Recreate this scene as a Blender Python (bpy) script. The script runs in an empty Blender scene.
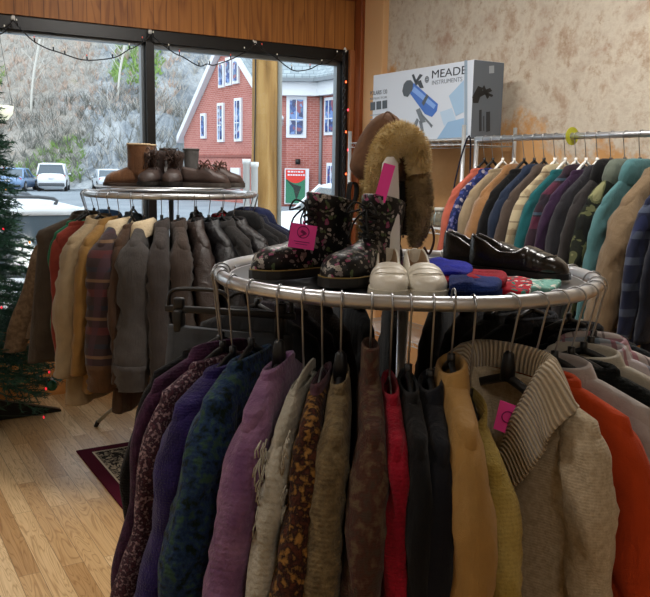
import bpy, bmesh, math, random
from mathutils import Vector, Matrix, noise
random.seed(7)
PI = math.pi
D = bpy.data
COL = bpy.context.scene.collection
SC = bpy.context.scene
# ---------------------------------------------------------------- camera
F = 800.0; CX, CY = 325.0, 298.5
PITCH = math.atan(130.5/800); ROLL = math.radians(1.0); EYE = 1.58
U0 = Vector((0, math.sin(PITCH), math.cos(PITCH))); FW = Vector((0, math.cos(PITCH), -math.sin(PITCH)))
RT = Vector((1, 0, 0))*math.cos(ROLL)+U0*math.sin(ROLL)
UP = U0*math.cos(ROLL)-Vector((1, 0, 0))*math.sin(ROLL)
cam_data = D.cameras.new('camera'); cam = D.objects.new('camera', cam_data); COL.objects.link(cam)
M = Matrix((RT, UP, -FW)).transposed().to_4x4(); M.translation = Vector((0, 0, EYE))
cam.matrix_world = M
cam_data.sensor_width = 36; cam_data.lens = 36*F/650; cam_data.clip_start = .05; cam_data.clip_end = 400
SC.camera = cam
def ray(px, py): return FW+RT*((px-CX)/F)+UP*((CY-py)/F)
def P(px, py, Y):
    v = ray(px, py); k = Y/v.y
    return Vector((v.x*k, Y, EYE+v.z*k))
def PZ(px, py, z):
    v = ray(px, py); k = (z-EYE)/v.z
    return Vector((v.x*k, v.y*k, z))
# room frame: K corner of window wall and right wall
K = Vector((.25, 6.64, 0)); A31 = math.radians(31)
E1 = Vector((math.cos(A31), math.sin(A31), 0)); E2 = Vector((math.sin(A31), -math.cos(A31), 0))
def W(s, t, z): return K+E1*s+E2*t+Vector((0, 0, z))
def PT(px, py, t):          # ray with the plane t = const (parallel to the window wall)
    v = ray(px, py); o = Vector((0, 0, EYE)); n = E2
    k = (t-(o-K).dot(n))/v.dot(n)
    return o+v*k
# ---------------------------------------------------------------- objects
def tag(o, label=None, cat=None, group=None, kind=None):
    if label: o['label'] = label
    if cat: o['category'] = cat
    if group: o['group'] = group
    if kind: o['kind'] = kind
    return o
def empty(name, loc, rz=0, label=None, cat=None, group=None):
    o = D.objects.new(name, None); COL.objects.link(o); o.location = loc; o.rotation_euler = (0, 0, rz)
    o.empty_display_size = .05
    return tag(o, label, cat, group)
def build(name, bm, mat, parent=None, smooth=True, loc=None, rz=None):
    me = D.meshes.new(name)
    bmesh.ops.recalc_face_normals(bm, faces=bm.faces[:])
    bm.to_mesh(me); bm.free()
    if mat:
        for m in (mat if isinstance(mat, (list, tuple)) else [mat]): me.materials.append(m)
    if smooth:
        for p in me.polygons: p.use_smooth = True
    o = D.objects.new(name, me); COL.objects.link(o)
    if parent: o.parent = parent
    if loc is not None: o.location = loc
    if rz is not None: o.rotation_euler = (0, 0, rz)
    return o
def copy_tree(o, parent=None):
    c = o.copy(); COL.objects.link(c)
    if parent: c.parent = parent
    for ch in list(o.children): copy_tree(ch, c)
    return c
NB = bmesh.new
def box(bm, c, s, rot=None, bevel=0, mi=0):
    m = Matrix.Translation(Vector(c))
    if rot is not None: m = m @ rot
    m = m @ Matrix.Diagonal((s[0], s[1], s[2], 1))
    r = bmesh.ops.create_cube(bm, size=1, matrix=m)
    fs = set(f for v in r['verts'] for f in v.link_faces)
    for f in fs: f.material_index = mi
    if bevel:
        es = list(set(e for v in r['verts'] for e in v.link_edges))
        bmesh.ops.bevel(bm, geom=es, offset=bevel, segments=2, affect='EDGES', profile=.5)
    return bm
def obox(bm, o, ax, ay, az, mi=0):       # box from a corner and three edge vectors
    o = Vector(o); ax = Vector(ax); ay = Vector(ay); az = Vector(az)
    v = [bm.verts.new(o+ax*i+ay*j+az*k) for i in (0, 1) for j in (0, 1) for k in (0, 1)]
    for q in ((0, 1, 3, 2), (4, 6, 7, 5), (0, 4, 5, 1), (2, 3, 7, 6), (0, 2, 6, 4), (1, 5, 7, 3)):
        f = bm.faces.new([v[i] for i in q]); f.material_index = mi
    return bm
def wbox(bm, s0, s1, t0, t1, z0, z1, mi=0):
    return obox(bm, W(s0, t0, z0), E1*(s1-s0), E2*(t1-t0), (0, 0, z1-z0), mi)
def loft(bm, loops, closed=True, cap0=False, cap1=False, mi=0):
    rows = [[bm.verts.new(p) for p in L] for L in loops]
    n = len(rows[0])
    for a, b in zip(rows, rows[1:]):
        for i in range(n if closed else n-1):
            j = (i+1) % n
            try: bm.faces.new((a[i], a[j], b[j], b[i])).material_index = mi
            except ValueError: pass
    if cap0: bm.faces.new(rows[0][::-1]).material_index = mi
    if cap1: bm.faces.new(rows[-1]).material_index = mi
    return rows
def tube(bm, pts, r, n=8, cap=True, closed=False, flat=None, mi=0):
    pts = [Vector(p) for p in pts]; N = len(pts)
    rr = r if isinstance(r, (list, tuple)) else [r]*N
    loops = []; prev = None
    for i, p in enumerate(pts):
        if closed: t = (pts[(i+1) % N]-pts[i-1])
        else: t = pts[min(i+1, N-1)]-pts[max(i-1, 0)]
        t.normalize()
        if prev is None:
            a = Vector((0, 0, 1)) if abs(t.z) < .9 else Vector((1, 0, 0))
            x = t.cross(a).normalized()
        else:
            x = prev-t*prev.dot(t)
            x = x.normalized() if x.length > 1e-6 else t.orthogonal().normalized()
        prev = x; y = t.cross(x)
        f = flat or 1
        loops.append([p+x*(rr[i]*math.cos(2*PI*k/n))+y*(rr[i]*f*math.sin(2*PI*k/n)) for k in range(n)])
    if closed: loops.append(loops[0])
    rows = loft(bm, loops, True, cap and not closed, cap and not closed, mi)
    if closed: bmesh.ops.remove_doubles(bm, verts=rows[0]+rows[-1], dist=1e-6)
    return bm
def lathe(bm, prof, c=(0, 0, 0), n=20, cap0=False, cap1=False, mi=0, sx=1, sy=1):
    c = Vector(c)
    loft(bm, [[c+Vector((sx*r*math.cos(2*PI*k/n), sy*r*math.sin(2*PI*k/n), z)) for k in range(n)] for r, z in prof], True, cap0, cap1, mi)
    return bm
def poly(bm, pts, th, nrm, mi=0):          # flat polygon with thickness
    nrm = Vector(nrm)*th
    a = [bm.verts.new(Vector(p)) for p in pts]; b = [bm.verts.new(Vector(p)+nrm) for p in pts]
    n = len(a); bm.faces.new(a).material_index = mi; bm.faces.new(b[::-1]).material_index = mi
    for i in range(n): bm.faces.new((a[i], a[(i+1) % n], b[(i+1) % n], b[i])).material_index = mi
    return bm
def crom(pts, n=6):
    pts = [Vector(p) for p in pts]; out = []
    for i in range(len(pts)-1):
        p0 = pts[max(i-1, 0)]; p1 = pts[i]; p2 = pts[i+1]; p3 = pts[min(i+2, len(pts)-1)]
        for k in range(n):
            t = k/n
            out.append(.5*((2*p1)+(p2-p0)*t+(2*p0-5*p1+4*p2-p3)*t*t+(3*p1-p0-3*p2+p3)*t**3))
    out.append(pts[-1]); return out
def lerp_tab(tab, x):
    if x <= tab[0][0]: return tab[0][1]
    for (a, va), (b, vb) in zip(tab, tab[1:]):
        if x <= b:
            k = (x-a)/(b-a); k = k*k*(3-2*k)*.5+k*.5
            return va+(vb-va)*k
    return tab[-1][1]
def text_bm(s, size, mtx, extrude=.0006):
    cu = D.curves.new('txt', 'FONT'); cu.body = s; cu.size = size; cu.extrude = extrude; cu.align_x = 'LEFT'
    o = D.objects.new('txt', cu); COL.objects.link(o)
    me = D.meshes.new_from_object(o); D.objects.remove(o); D.curves.remove(cu)
    bm = NB(); bm.from_mesh(me); D.meshes.remove(me); bmesh.ops.transform(bm, matrix=mtx, verts=bm.verts[:]); return bm
# ---------------------------------------------------------------- materials
def hx(h):
    h = h.lstrip('#'); o = []
    for i in (0, 2, 4):
        c = int(h[i:i+2], 16)/255
        o.append(c/12.92 if c <= .04045 else ((c+.055)/1.055)**2.4)
    return tuple(o)+(1,)
def dk(c, f):
    return tuple(x*f for x in (hx(c) if isinstance(c, str) else c)[:3])+(1,)
class MB:
    def __init__(s, name, rough=.8, metal=0, spec=.5):
        s.m = D.materials.new(name); s.m.use_nodes = True; s.t = s.m.node_tree
        s.b = s.t.nodes['Principled BSDF']; s.b.inputs['Roughness'].default_value = rough
        s.b.inputs['Metallic'].default_value = metal; s.b.inputs['Specular IOR Level'].default_value = spec
        s._c = None
    def n(s, typ, **k):
        x = s.t.nodes.new(typ)
        for a, v in k.items():
            if a.startswith('i_'): s.set(x, a[2:].replace('_', ' '), v)
            else: setattr(x, a, v)
        return x
    def set(s, x, key, v):
        i = x.inputs[key] if not key.isdigit() else x.inputs[int(key)]
        if isinstance(v, bpy.types.NodeSocket): s.t.links.new(v, i)
        else: i.default_value = v
    def co(s, sc=(1, 1, 1), rot=(0, 0, 0), loc=(0, 0, 0)):
        if s._c is None: s._c = s.n('ShaderNodeTexCoord').outputs['Object']
        mp = s.n('ShaderNodeMapping'); s.set(mp, 'Vector', s._c); mp.inputs['Scale'].default_value = sc
        mp.inputs['Rotation'].default_value = rot; mp.inputs['Location'].default_value = loc
        return mp.outputs[0]
    def noise(s, scale, detail=3, vec=None, dist=0, rough=.5):
        return s.n('ShaderNodeTexNoise', i_Vector=vec or s.co(), i_Scale=scale, i_Detail=detail, i_Distortion=dist, i_Roughness=rough).outputs[0]
    def ramp(s, fac, stops, const=False):
        r = s.n('ShaderNodeValToRGB', i_Fac=fac); e = r.color_ramp.elements
        if const: r.color_ramp.interpolation = 'CONSTANT'
        while len(e) < len(stops): e.new(.5)
        for el, (p, c) in zip(e, stops): el.position = p; el.color = hx(c) if isinstance(c, str) else c
        return r.outputs[0]
    def mix(s, f, a, b, mode='MIX'):
        x = s.n('ShaderNodeMix', data_type='RGBA', blend_type=mode)
        for i, v in ((0, f), (6, a), (7, b)):
            if isinstance(v, str): v = hx(v)
            if isinstance(v, bpy.types.NodeSocket): s.t.links.new(v, x.inputs[i])
            else: x.inputs[i].default_value = v
        return x.outputs[2]
    def math(s, op, a, b=0.):
        x = s.n('ShaderNodeMath', operation=op); s.set(x, '0', a); s.set(x, '1', b); return x.outputs[0]
    def wave(s, scale, vec=None, dist=0, dr='X', det=2, dscale=1, prof='SIN', typ='BANDS'):
        x = s.n('ShaderNodeTexWave', i_Vector=vec or s.co(), i_Scale=scale, i_Distortion=dist, i_Detail=det, wave_type=typ)
        x.inputs['Detail Scale'].default_value = dscale; x.wave_profile = prof
        if typ == 'BANDS': x.bands_direction = dr
        return x.outputs[1]
    def voro(s, scale, vec=None, feat='F1', out=0, rnd=1):
        x = s.n('ShaderNodeTexVoronoi', i_Vector=vec or s.co(), i_Scale=scale, feature=feat); x.inputs['Randomness'].default_value = rnd
        return x.outputs[out]
    def color(s, c):
        s.set(s.b, 'Base Color', hx(c) if isinstance(c, str) else c); return s
    def bump(s, h, st=.3, dist=.004):
        b = s.n('ShaderNodeBump', i_Height=h, i_Strength=st, i_Distance=dist); s.set(s.b, 'Normal', b.outputs[0]); return s
    def sheen(s, w=.4):
        s.b.inputs['Sheen Weight'].default_value = w; s.b.inputs['Sheen Roughness'].default_value = .5; return s
_mc = {}
def plain(name, c, rough=.6, metal=0, spec=.5):
    if name in _mc: return _mc[name]
    m = MB(name, rough, metal, spec); m.color(c); _mc[name] = m.m; return m.m
def cloth(c, var=.12, weave=700, rough=.9, sheen=.1, wr=.4):
    b = MB('cloth_'+c.strip('#'), rough, 0, .2); k = dk(c, .68)
    d = tuple(x*(1-var) for x in k[:3])+(1,); l = tuple(min(1, x*(1+var)) for x in k[:3])+(1,)
    b.color(b.ramp(b.noise(18, 5), [(.3, d), (.7, l)]))
    h = b.math('ADD', b.math('MULTIPLY', b.noise(weave, 1), .2), b.math('ADD', b.noise(12, 5, dist=.8), b.noise(1, 3, b.co((34, 34, 6)), .5)))
    b.bump(h, wr, .035).sheen(sheen); return b.m
def knit(c1, c2, sc=55, mixs=40, rough=.95, st=.8, c3=None, sheen=.08, rib=None):
    b = MB('knit_'+c1.strip('#'), rough, 0, .15)
    v = b.co((1, 1, 1)); c1 = dk(c1, .75); c2 = dk(c2, .75); c3 = dk(c3, .75) if c3 else None
    stops = [(.36, c1), (.64, c2)] if not c3 else [(.36, c1), (.5, c3), (.64, c2)]
    col = b.ramp(b.noise(mixs, 4, v), stops)
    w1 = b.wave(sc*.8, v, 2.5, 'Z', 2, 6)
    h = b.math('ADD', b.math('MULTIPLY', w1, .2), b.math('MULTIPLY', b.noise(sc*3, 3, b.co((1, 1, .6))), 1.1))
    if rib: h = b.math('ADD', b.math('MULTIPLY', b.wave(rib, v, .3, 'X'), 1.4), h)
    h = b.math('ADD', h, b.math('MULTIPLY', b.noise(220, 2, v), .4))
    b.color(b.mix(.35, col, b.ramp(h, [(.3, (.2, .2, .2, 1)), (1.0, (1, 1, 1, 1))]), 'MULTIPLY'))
    b.bump(h, st, .004).sheen(sheen); return b.m
def plaid(base, bars, rough=.9):           # bars: list of (axis, scale, width, colour, offset)
    b = MB('plaid_'+base.strip('#'), rough, 0, .2); base = dk(base, .75)
    sp = b.n('ShaderNodeSeparateXYZ', i_Vector=b.co()); first = True
    col = b.mix(0., base, base)
    for ax, sc, wd, c, off in bars:
        if ax == 'Z': x = sp.outputs[2]
        else: x = b.math('ADD', sp.outputs[0], sp.outputs[1])
        f = b.math('FRACT', b.math('ADD', b.math('MULTIPLY', x, sc), off+20))
        m = b.math('MULTIPLY', b.math('LESS_THAN', f, wd), .62)
        col = b.mix(m, col, dk(c, .75))
    b.color(col); b.bump(b.math('ADD', b.noise(600, 1), b.noise(14, 4)), .2, .012).sheen(.15); return b.m
def floral(base, cols, sc=28, rough=.8, dens=.42):
    b = MB('floral_'+base.strip('#'), rough, 0, .3)
    vz = b.noise(9, 3); vv = b.n('ShaderNodeVectorMath', operation='ADD'); b.set(vv, '0', b.co())
    nz = b.n('ShaderNodeTexNoise', i_Vector=b.co(), i_Scale=45., i_Detail=2.)
    mul = b.n('ShaderNodeVectorMath', operation='SCALE'); b.set(mul, '0', nz.outputs[1]); mul.inputs['Scale'].default_value = .03
    b.set(vv, '1', mul.outputs[0])
    d = b.voro(sc, vv.outputs[0]); c = b.voro(sc, vv.outputs[0], out=1)
    sep = b.n('ShaderNodeSeparateColor'); b.set(sep, 'Color', c)
    n = len(cols); pal = b.ramp(sep.outputs[0], [(i/n, k) for i, k in enumerate(cols)], True)
    m = b.math('MULTIPLY', b.math('LESS_THAN', d, dens), b.math('GREATER_THAN', sep.outputs[1], .3))
    ctr = b.math('LESS_THAN', d, .14)
    b.color(b.mix(ctr, b.mix(m, base, pal), cols[-1])); b.bump(b.noise(15, 4), .2, .015); return b.m
def camo(cols, sc=9):
    b = MB('camo', .9, 0, .2)
    b.color(b.ramp(b.noise(sc, 3, dist=.8), [(0, cols[0]), (.43, cols[1]), (.52, cols[2]), (.6, cols[3])], True))
    b.bump(b.noise(14, 4), .25, .02); return b.m
def leather(c, rough=.4, wr=.5):
    b = MB('leather_'+c.strip('#'), rough, 0, .5); k = hx(c)
    b.color(b.ramp(b.noise(12, 5), [(.3, tuple(x*.75 for x in k[:3])+(1,)), (.7, tuple(min(1, x*1.2) for x in k[:3])+(1,))]))
    b.bump(b.math('ADD', b.math('MULTIPLY', b.voro(260), .15), b.noise(16, 5, dist=1)), wr, .02); return b.m
CHROME = MB('chrome', .3, .85).color('#d3d6da').m
STEEL = plain('steel_wire', '#a8aaad', .35, 1)
BLACKP = plain('black_plastic', '#0d0d0f', .45)
BLACKM = plain('black_metal', '#101113', .4, .3)
WHITEP = plain('white_plastic', '#e8e8e4', .4)
WHITEPAINT = plain('white_paint', '#dfe3e8', .5)
TAGPINK = plain('pink_card', '#ff4ab0', .7)
# ================================================================ SETTING
def struct(name, bm, mat, parent=None, smooth=False, **k):
    o = build(name, bm, mat, parent, smooth, **k)
    if parent is None: o['kind'] = 'structure'
    return o
# floor -----------------------------------------------------------
b = MB('oak_floor', .38, 0, .45)
v = b.co((1, 1, 1), (0, 0, PI/2))
br = b.n('ShaderNodeTexBrick', i_Vector=v, i_Scale=1.0, offset=.37, offset_frequency=2)
for k_, x_ in (('Color1', (0, 0, 0, 1)), ('Color2', (1, 1, 1, 1)), ('Mortar', (.5, .5, .5, 1)), ('Mortar Size', .0012), ('Brick Width', .95), ('Row Height', .083), ('Bias', 0.)):
    br.inputs[k_].default_value = x_
tone = b.ramp(br.outputs[0], [(0, '#b8905f'), (.35, '#cda877'), (.65, '#d9b787'), (1, '#e6c99c')])
off = b.n('ShaderNodeVectorMath', operation='SCALE'); b.set(off, '0', br.outputs[0]); off.inputs['Scale'].default_value = 37.
ad = b.n('ShaderNodeVectorMath', operation='ADD'); b.set(ad, '0', b.co((1, 1, 1))); b.set(ad, '1', off.outputs[0])
mp = b.n('ShaderNodeMapping'); b.set(mp, 'Vector', ad.outputs[0]); mp.inputs['Scale'].default_value = (9, .9, 1)
gn = b.noise(1.6, 2, mp.outputs[0], 1.2)
rings = b.math('FRACT', b.math('MULTIPLY', gn, 13.))
fig = b.ramp(rings, [(0, (.52, .40, .27, 1)), (.22, (1, 1, 1, 1)), (.8, (.97, .95, .92, 1)), (1, (.62, .5, .36, 1))])
mp2 = b.n('ShaderNodeMapping'); b.set(mp2, 'Vector', ad.outputs[0]); mp2.inputs['Scale'].default_value = (140, 3, 1)
fib = b.ramp(b.noise(1, 3, mp2.outputs[0]), [(.35, (.75, .7, .62, 1)), (.6, (1, 1, 1, 1))])
c = b.mix(.55, b.mix(.75, tone, fig, 'MULTIPLY'), fib, 'MULTIPLY')
b.color(b.mix(b.math('MULTIPLY', br.outputs[1], .7), c, '#4c331b')); b.bump(br.outputs[1], -.2, .002)
FLOORM = b.m
bm = NB(); box(bm, (-3, -4, -.05), (6, 8, .1))
floor = struct('floor', bm, FLOORM, loc=K, rz=A31)
bm = NB(); wbox(bm, -6, .0, 0, 8, 3.3, 3.4); struct('ceiling', bm, plain('ceiling_white', '#d8d4cc', .9))
# plaster wall -----------------------------------------------------
b = MB('old_plaster', .9, 0, .15)
sp = b.n('ShaderNodeSeparateXYZ', i_Vector=b.co())
hz = b.math('MULTIPLY', b.math('SUBTRACT', sp.outputs[2], 2.1), .5)
al = b.math('MULTIPLY', b.math('SUBTRACT', sp.outputs[1], -1.0), -.16)
nn = b.noise(1.5, 10, dist=.15, rough=.66)
msk = b.math('ADD', b.math('ADD', nn, hz), al)
peach = b.ramp(b.noise(3, 5), [(.3, '#c4935f'), (.7, '#d6aa78')])
grey = b.ramp(b.noise(3.4, 10, dist=.12, rough=.7), [(.28, '#9c7f6a'), (.4, '#b8a592'), (.49, '#d0c7b7'), (.57, '#c4b8a8'), (.65, '#b29a88'), (.76, '#a0806e')])
flk = b.ramp(b.noise(9, 8, rough=.75), [(.38, (.68, .56, .47, 1)), (.46, (1, 1, 1, 1))])
grey = b.mix(.6, grey, flk, 'MULTIPLY')
e = b.ramp(msk, [(.5, (0, 0, 0, 1)), (.56, (1, 1, 1, 1))])
b.color(b.mix(e, peach, grey)); b.bump(b.math('ADD', b.noise(7, 8, rough=.7), b.math('MULTIPLY', e, .25)), .5, .02)
PLASTER = b.m
bm = NB(); box(bm, (.1, -4, 1.65), (.2, 8, 3.3)); struct('wall_right', bm, PLASTER, loc=K, rz=A31)
bm = NB(); box(bm, (-.02, -.23, 1.65), (.06, .3, 3.3), bevel=.008)
struct('trim_1', bm, plain('peach_plaster', '#d9ad7d', .9), loc=K, rz=A31)
bm = NB(); box(bm, (-.035, -.05, 1.65), (.07, .1, 3.3), bevel=.012)
struct('trim_2', bm, plain('cream_paint', '#d8c6a0', .8), loc=K, rz=A31)
WALLM = plain('back_wall_paint', '#cfc4b2', .9)
bm = NB(); wbox(bm, -6.2, .2, 8, 8.2, 0, 3.4); struct('wall_back', bm, WALLM)
bm = NB(); wbox(bm, -6.2, -6, -.2, 8, 0, 3.4); struct('wall_left', bm, WALLM)
# wood -------------------------------------------------------------
def wood(name, c1, c2, vert=True, sc=30, rough=.5, pl=None):
    b = MB(name, rough, 0, .35)
    v = b.co((sc, sc, 1.2) if vert else (1.2, sc, sc))
    g = b.noise(1, 4, v, .8)
    v2 = b.co((sc*.25, sc*.25, .5) if vert else (.5, sc*.25, sc*.25))
    col = b.mix(.45, b.ramp(g, [(.3, c1), (.7, c2)]), b.ramp(b.math('FRACT', b.math('MULTIPLY', b.noise(1, 2, v2, 1), 7.)), [(0, c1), (.3, c2), (.9, c2), (1, c1)]))
    if pl:
        sp = b.n('ShaderNodeSeparateXYZ', i_Vector=b.co()); f = b.math('FRACT', b.math('ADD', b.math('MULTIPLY', sp.outputs[0], pl), 40.))
        col = b.mix(b.math('MULTIPLY', b.math('LESS_THAN', f, .06), .6), col, '#3a1c0a')
    b.color(col); b.bump(g, .15, .004); return b.m
HEADW = wood('header_wood', '#7a4720', '#b4763a', True, 26, .5, 11)
POSTW = wood('post_wood', '#6e3719', '#8f4d26', True, 14, .45)
LOWW = wood('low_wall_wood', '#b8793f', '#d79a58', False, 14, .5)
S_M = (PT(150, 100, 0)-K).dot(E1); S_R = (PT(347, 100, 0)-K).dot(E1)
ZT = 2.50; SILL = .48; S_L = -4.6
bm = NB(); box(bm, (-3.1+S_R*.0, .06, SILL/2), (6.2, .12, SILL)); struct('wall_window', bm, LOWW, loc=K, rz=A31)
bm = NB(); box(bm, (-3.1, .06, (ZT+3.3)/2), (6.2, .12, 3.3-ZT)); struct('wall_window_header', bm, WALLM, loc=K, rz=A31)
bm = NB(); box(bm, ((-6+S_L)/2, .06, 1.5), (6+S_L, .12, 2.9)); struct('wall_window_side', bm, WALLM, loc=K, rz=A31)
HZ1 = 2.87
bm = NB(); box(bm, ((-6+S_R+.03)/2, -.02, (ZT+HZ1)/2), (6+S_R+.03, .04, HZ1-ZT)); struct('trim_3', bm, HEADW, loc=K, rz=A31)
bm = NB(); box(bm, ((-6+S_R+.03)/2, -.03, HZ1+.2), (6+S_R+.03, .06, .4), bevel=.004); struct('trim_4', bm, POSTW, loc=K, rz=A31)
sp0 = S_R+.035; bm = NB(); box(bm, (sp0+.065, -.0, 1.65), (.13, .26, 3.3), bevel=.006)
struct('trim_5', bm, POSTW, loc=K, rz=A31)
bm = NB(); box(bm, (sp0-.02, -.0, 1.2), (.042, .1, 2.6), bevel=.004)
struct('trim_6', bm, plain('pale_brown_wood', '#a8683c', .5), loc=K, rz=A31)
bm = NB(); box(bm, (-3.1, -.012, .05), (6.2, .024, .1)); struct('baseboard_window', bm, LOWW, loc=K, rz=A31)
bm = NB(); box(bm, (-.012, -4.2, .06), (.024, 7.5, .12)); struct('baseboard_right', bm, plain('peach_base', '#b98a5c', .7), loc=K, rz=A31)
# window -----------------------------------------------------------
FRAMEB = plain('black_frame', '#0b0b0c', .35); ALU = plain('aluminium', '#70777c', .35, .8)
bm = NB(); fw = .085
box(bm, ((S_L+S_R)/2, .03, ZT-fw/2), (S_R-S_L, .1, fw)); box(bm, ((S_L+S_R)/2, .03, SILL+.03), (S_R-S_L, .1, .06))
box(bm, (S_M, .03, (ZT+SILL)/2), (.058, .1, ZT-SILL)); box(bm, (S_R-.02, .03, (ZT+SILL)/2), (.06, .1, ZT-SILL)); box(bm, (S_L+.03, .03, (ZT+SILL)/2), (.06, .1, ZT-SILL))
win = struct('window_1', bm, FRAMEB, loc=K, rz=A31)
bm = NB()
for a_, c_ in ((S_L+.06, S_M-.029), (S_M+.029, S_R-.05)):
    z0, z1 = SILL+.06, ZT-fw; w_ = .022 if c_ < S_M else .035
    box(bm, ((a_+c_)/2, .05, z1-w_/2), (c_-a_, .05, w_)); box(bm, ((a_+c_)/2, .05, z0+w_/2), (c_-a_, .05, w_))
    box(bm, (a_+w_/2*.5, .05, (z0+z1)/2), (w_*.5, .05, z1-z0)); box(bm, (c_-w_/2, .05, (z0+z1)/2), (w_, .05, z1-z0))
build('glazing_bead', bm, ALU, win, False)
g = MB('window_glass', .02); nt = g.t
tr = g.n('ShaderNodeBsdfTransparent'); tr.inputs[0].default_value = (.96, .98, .98, 1)
gl = g.n('ShaderNodeBsdfGlossy'); gl.inputs['Roughness'].default_value = .02
fr = g.n('ShaderNodeFresnel'); fr.inputs[0].default_value = 1.45
mx = g.n('ShaderNodeMixShader'); nt.links.new(g.math('MULTIPLY', fr.outputs[0], .6), mx.inputs[0]); nt.links.new(tr.outputs[0], mx.inputs[1]); nt.links.new(gl.outputs[0], mx.inputs[2])
nt.links.new(mx.outputs[0], nt.nodes['Material Output'].inputs[0])
GLASS = g.m
for a_, c_ in ((S_L+.06, S_M-.029), (S_M+.029, S_R-.05)):
    bm = NB(); box(bm, ((a_+c_)/2, .05, (ZT-fw+SILL+.06)/2), (c_-a_-.01, .006, ZT-fw-SILL-.07)); build('pane', bm, GLASS, win, False)
# ================================================================ OUTSIDE
GZ = -.25
def X(px, Y): return (px-325)/800*Y
b = MB('asphalt', .9); b.color(b.ramp(b.noise(.5, 6), [(.3, '#7b848b'), (.7, '#8f989f')])); b.bump(b.noise(30, 3), .3, .02)
bm = NB(); obox(bm, W(-60, -.2, GZ-.2), E1*110, E2*-75, (0, 0, .2)); struct('ground_street', bm, b.m)
b = MB('concrete', .9); b.color(b.ramp(b.noise(2, 6), [(.3, '#868785'), (.7, '#9c9d9a')]))
bm = NB(); obox(bm, W(-20, -3.0, GZ-.05), E1*40, E2*2.75, (0, 0, .13)); struct('ground_sidewalk', bm, b.m)
# hill --------------------------------------------------------------
random.seed(3)
def hill_z(x, y):
    d = y-59-2.5*noise.noise(Vector((x*.05, 0, 3)))
    if d < 0: d = 0
    n = noise.fractal(Vector((x*.09, y*.09, 0)), 1, 2, 5)*2.2
    r = noise.ridged_multi_fractal(Vector((x*.12+5, y*.16, 2)), 1, 2, 5, 1, 2)
    rock = max(0, min(1, (x+24)/7))
    return GZ+min(d*.95+(1-math.exp(-d*.5))*1.2, 34)+min(1, d/3)*(n+rock*(r-1)*1.6)
bm = NB(); NX, NY = 130, 90; vs = []
for j in range(NY+1):
    y = 54+j/NY*52
    vs.append([bm.verts.new((-75+i/NX*130, y, hill_z(-75+i/NX*130, y)-.15*(j == 0))) for i in range(NX+1)])
for j in range(NY):
    for i in range(NX): bm.faces.new((vs[j][i], vs[j][i+1], vs[j+1][i+1], vs[j+1][i]))
b = MB('hillside', .95, 0, .1); sp = b.n('ShaderNodeSeparateXYZ', i_Vector=b.co())
rk = b.math('ADD', b.math('MULTIPLY', b.math('ADD', sp.outputs[0], 21.), .09), b.math('SUBTRACT', b.noise(.22, 6), .1))
rockc = b.ramp(b.noise(.55, 9, b.co((1, 1, .45), (0, .6, .3)), 1.2, .7), [(.3, '#5a6068'), (.45, '#8c949b'), (.55, '#b0b6bb'), (.68, '#d0d4d6')])
veg = b.ramp(b.noise(1.1, 10, rough=.75), [(.28, '#6b6963'), (.4, '#98938b'), (.5, '#b5b0a8'), (.6, '#b3a79b'), (.7, '#9a9c86')])
b.color(b.mix(b.ramp(rk, [(.4, (0, 0, 0, 1)), (.62, (1, 1, 1, 1))]), veg, rockc)); b.bump(b.noise(.9, 10, rough=.7), .9, .5)
tag(struct('hillside', bm, b.m, smooth=True), kind='structure')
def twigs(name, label, n, gen, mat, lean=.5, k=5):
    bm = NB()
    for _ in range(n):
        x, y, h, w = gen(); base = Vector((x, y, hill_z(x, y)-.1))
        for q in range(k):
            d = Vector((random.uniform(-lean, lean), random.uniform(-lean, lean)-.15, 1)).normalized()*h*random.uniform(.5, 1.1)
            mid = base+d*.55+Vector((random.uniform(-.12, .12)*h, 0, 0)); tip = base+d+Vector((random.uniform(-.3, .3)*h, 0, -.05*h))
            a = Vector((w, 0, 0)); c_ = Vector((0, w, 0)); vv = []
            for p_, s_ in ((base, 1), (mid, .6)):
                vv.append([bm.verts.new(p_+a*s_), bm.verts.new(p_-a*.5*s_+c_*.87*s_), bm.verts.new(p_-a*.5*s_-c_*.87*s_)])
            t_ = bm.verts.new(tip)
            for i in range(3):
                bm.faces.new((vv[0][i], vv[0][(i+1) % 3], vv[1][(i+1) % 3], vv[1][i])); bm.faces.new((vv[1][i], vv[1][(i+1) % 3], t_))
    tag(build(name, bm, mat, None, False), label, 'brush', kind='stuff')
def hpos(x0, x1, d0, d1):
    return random.uniform(x0, x1), 59+random.uniform(d0, d1)
def g1():
    x, y = hpos(-45, -8, .5, 26); return x, y, random.uniform(.8, 2.2), random.uniform(.018, .04)
twigs('bare_brush', 'bare grey brush and brambles covering the hillside across the street', 3000, g1, plain('twig_grey', '#bdbab4', .9), .7)
def g2():
    x, y = hpos(-45, -12, 4, 20); return x, y, random.uniform(.5, 1.2), random.uniform(.03, .06)
twigs('dry_grass', 'dry pinkish tan grass in patches on the hillside', 1700, g2, plain('dry_tan', '#c9b3a4', .9), .8)
def g3():
    while 1:
        x, y = hpos(-45, -6, .5, 26)
        if noise.noise(Vector((x*.12, y*.12, 9))) > .33 or (-17.5 < x < -13.5 and 6 < y-59 < 13): return x, y, random.uniform(.4, 1.1), random.uniform(.04, .09)
twigs('green_scrub', 'green leafy scrub growing between the bare brush on the hillside', 1500, g3, plain('scrub_green', '#8fae62', .9), .9)
def g4():
    x, y = hpos(-50, -8, .2, 6); return x, y, random.uniform(.9, 2.0), random.uniform(.025, .05)
twigs('dark_brush', 'dark tangled brush at the foot of the hillside behind the parked cars', 900, g4, plain('twig_dark', '#85857f', .9), .9)
random.seed(5)
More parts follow.
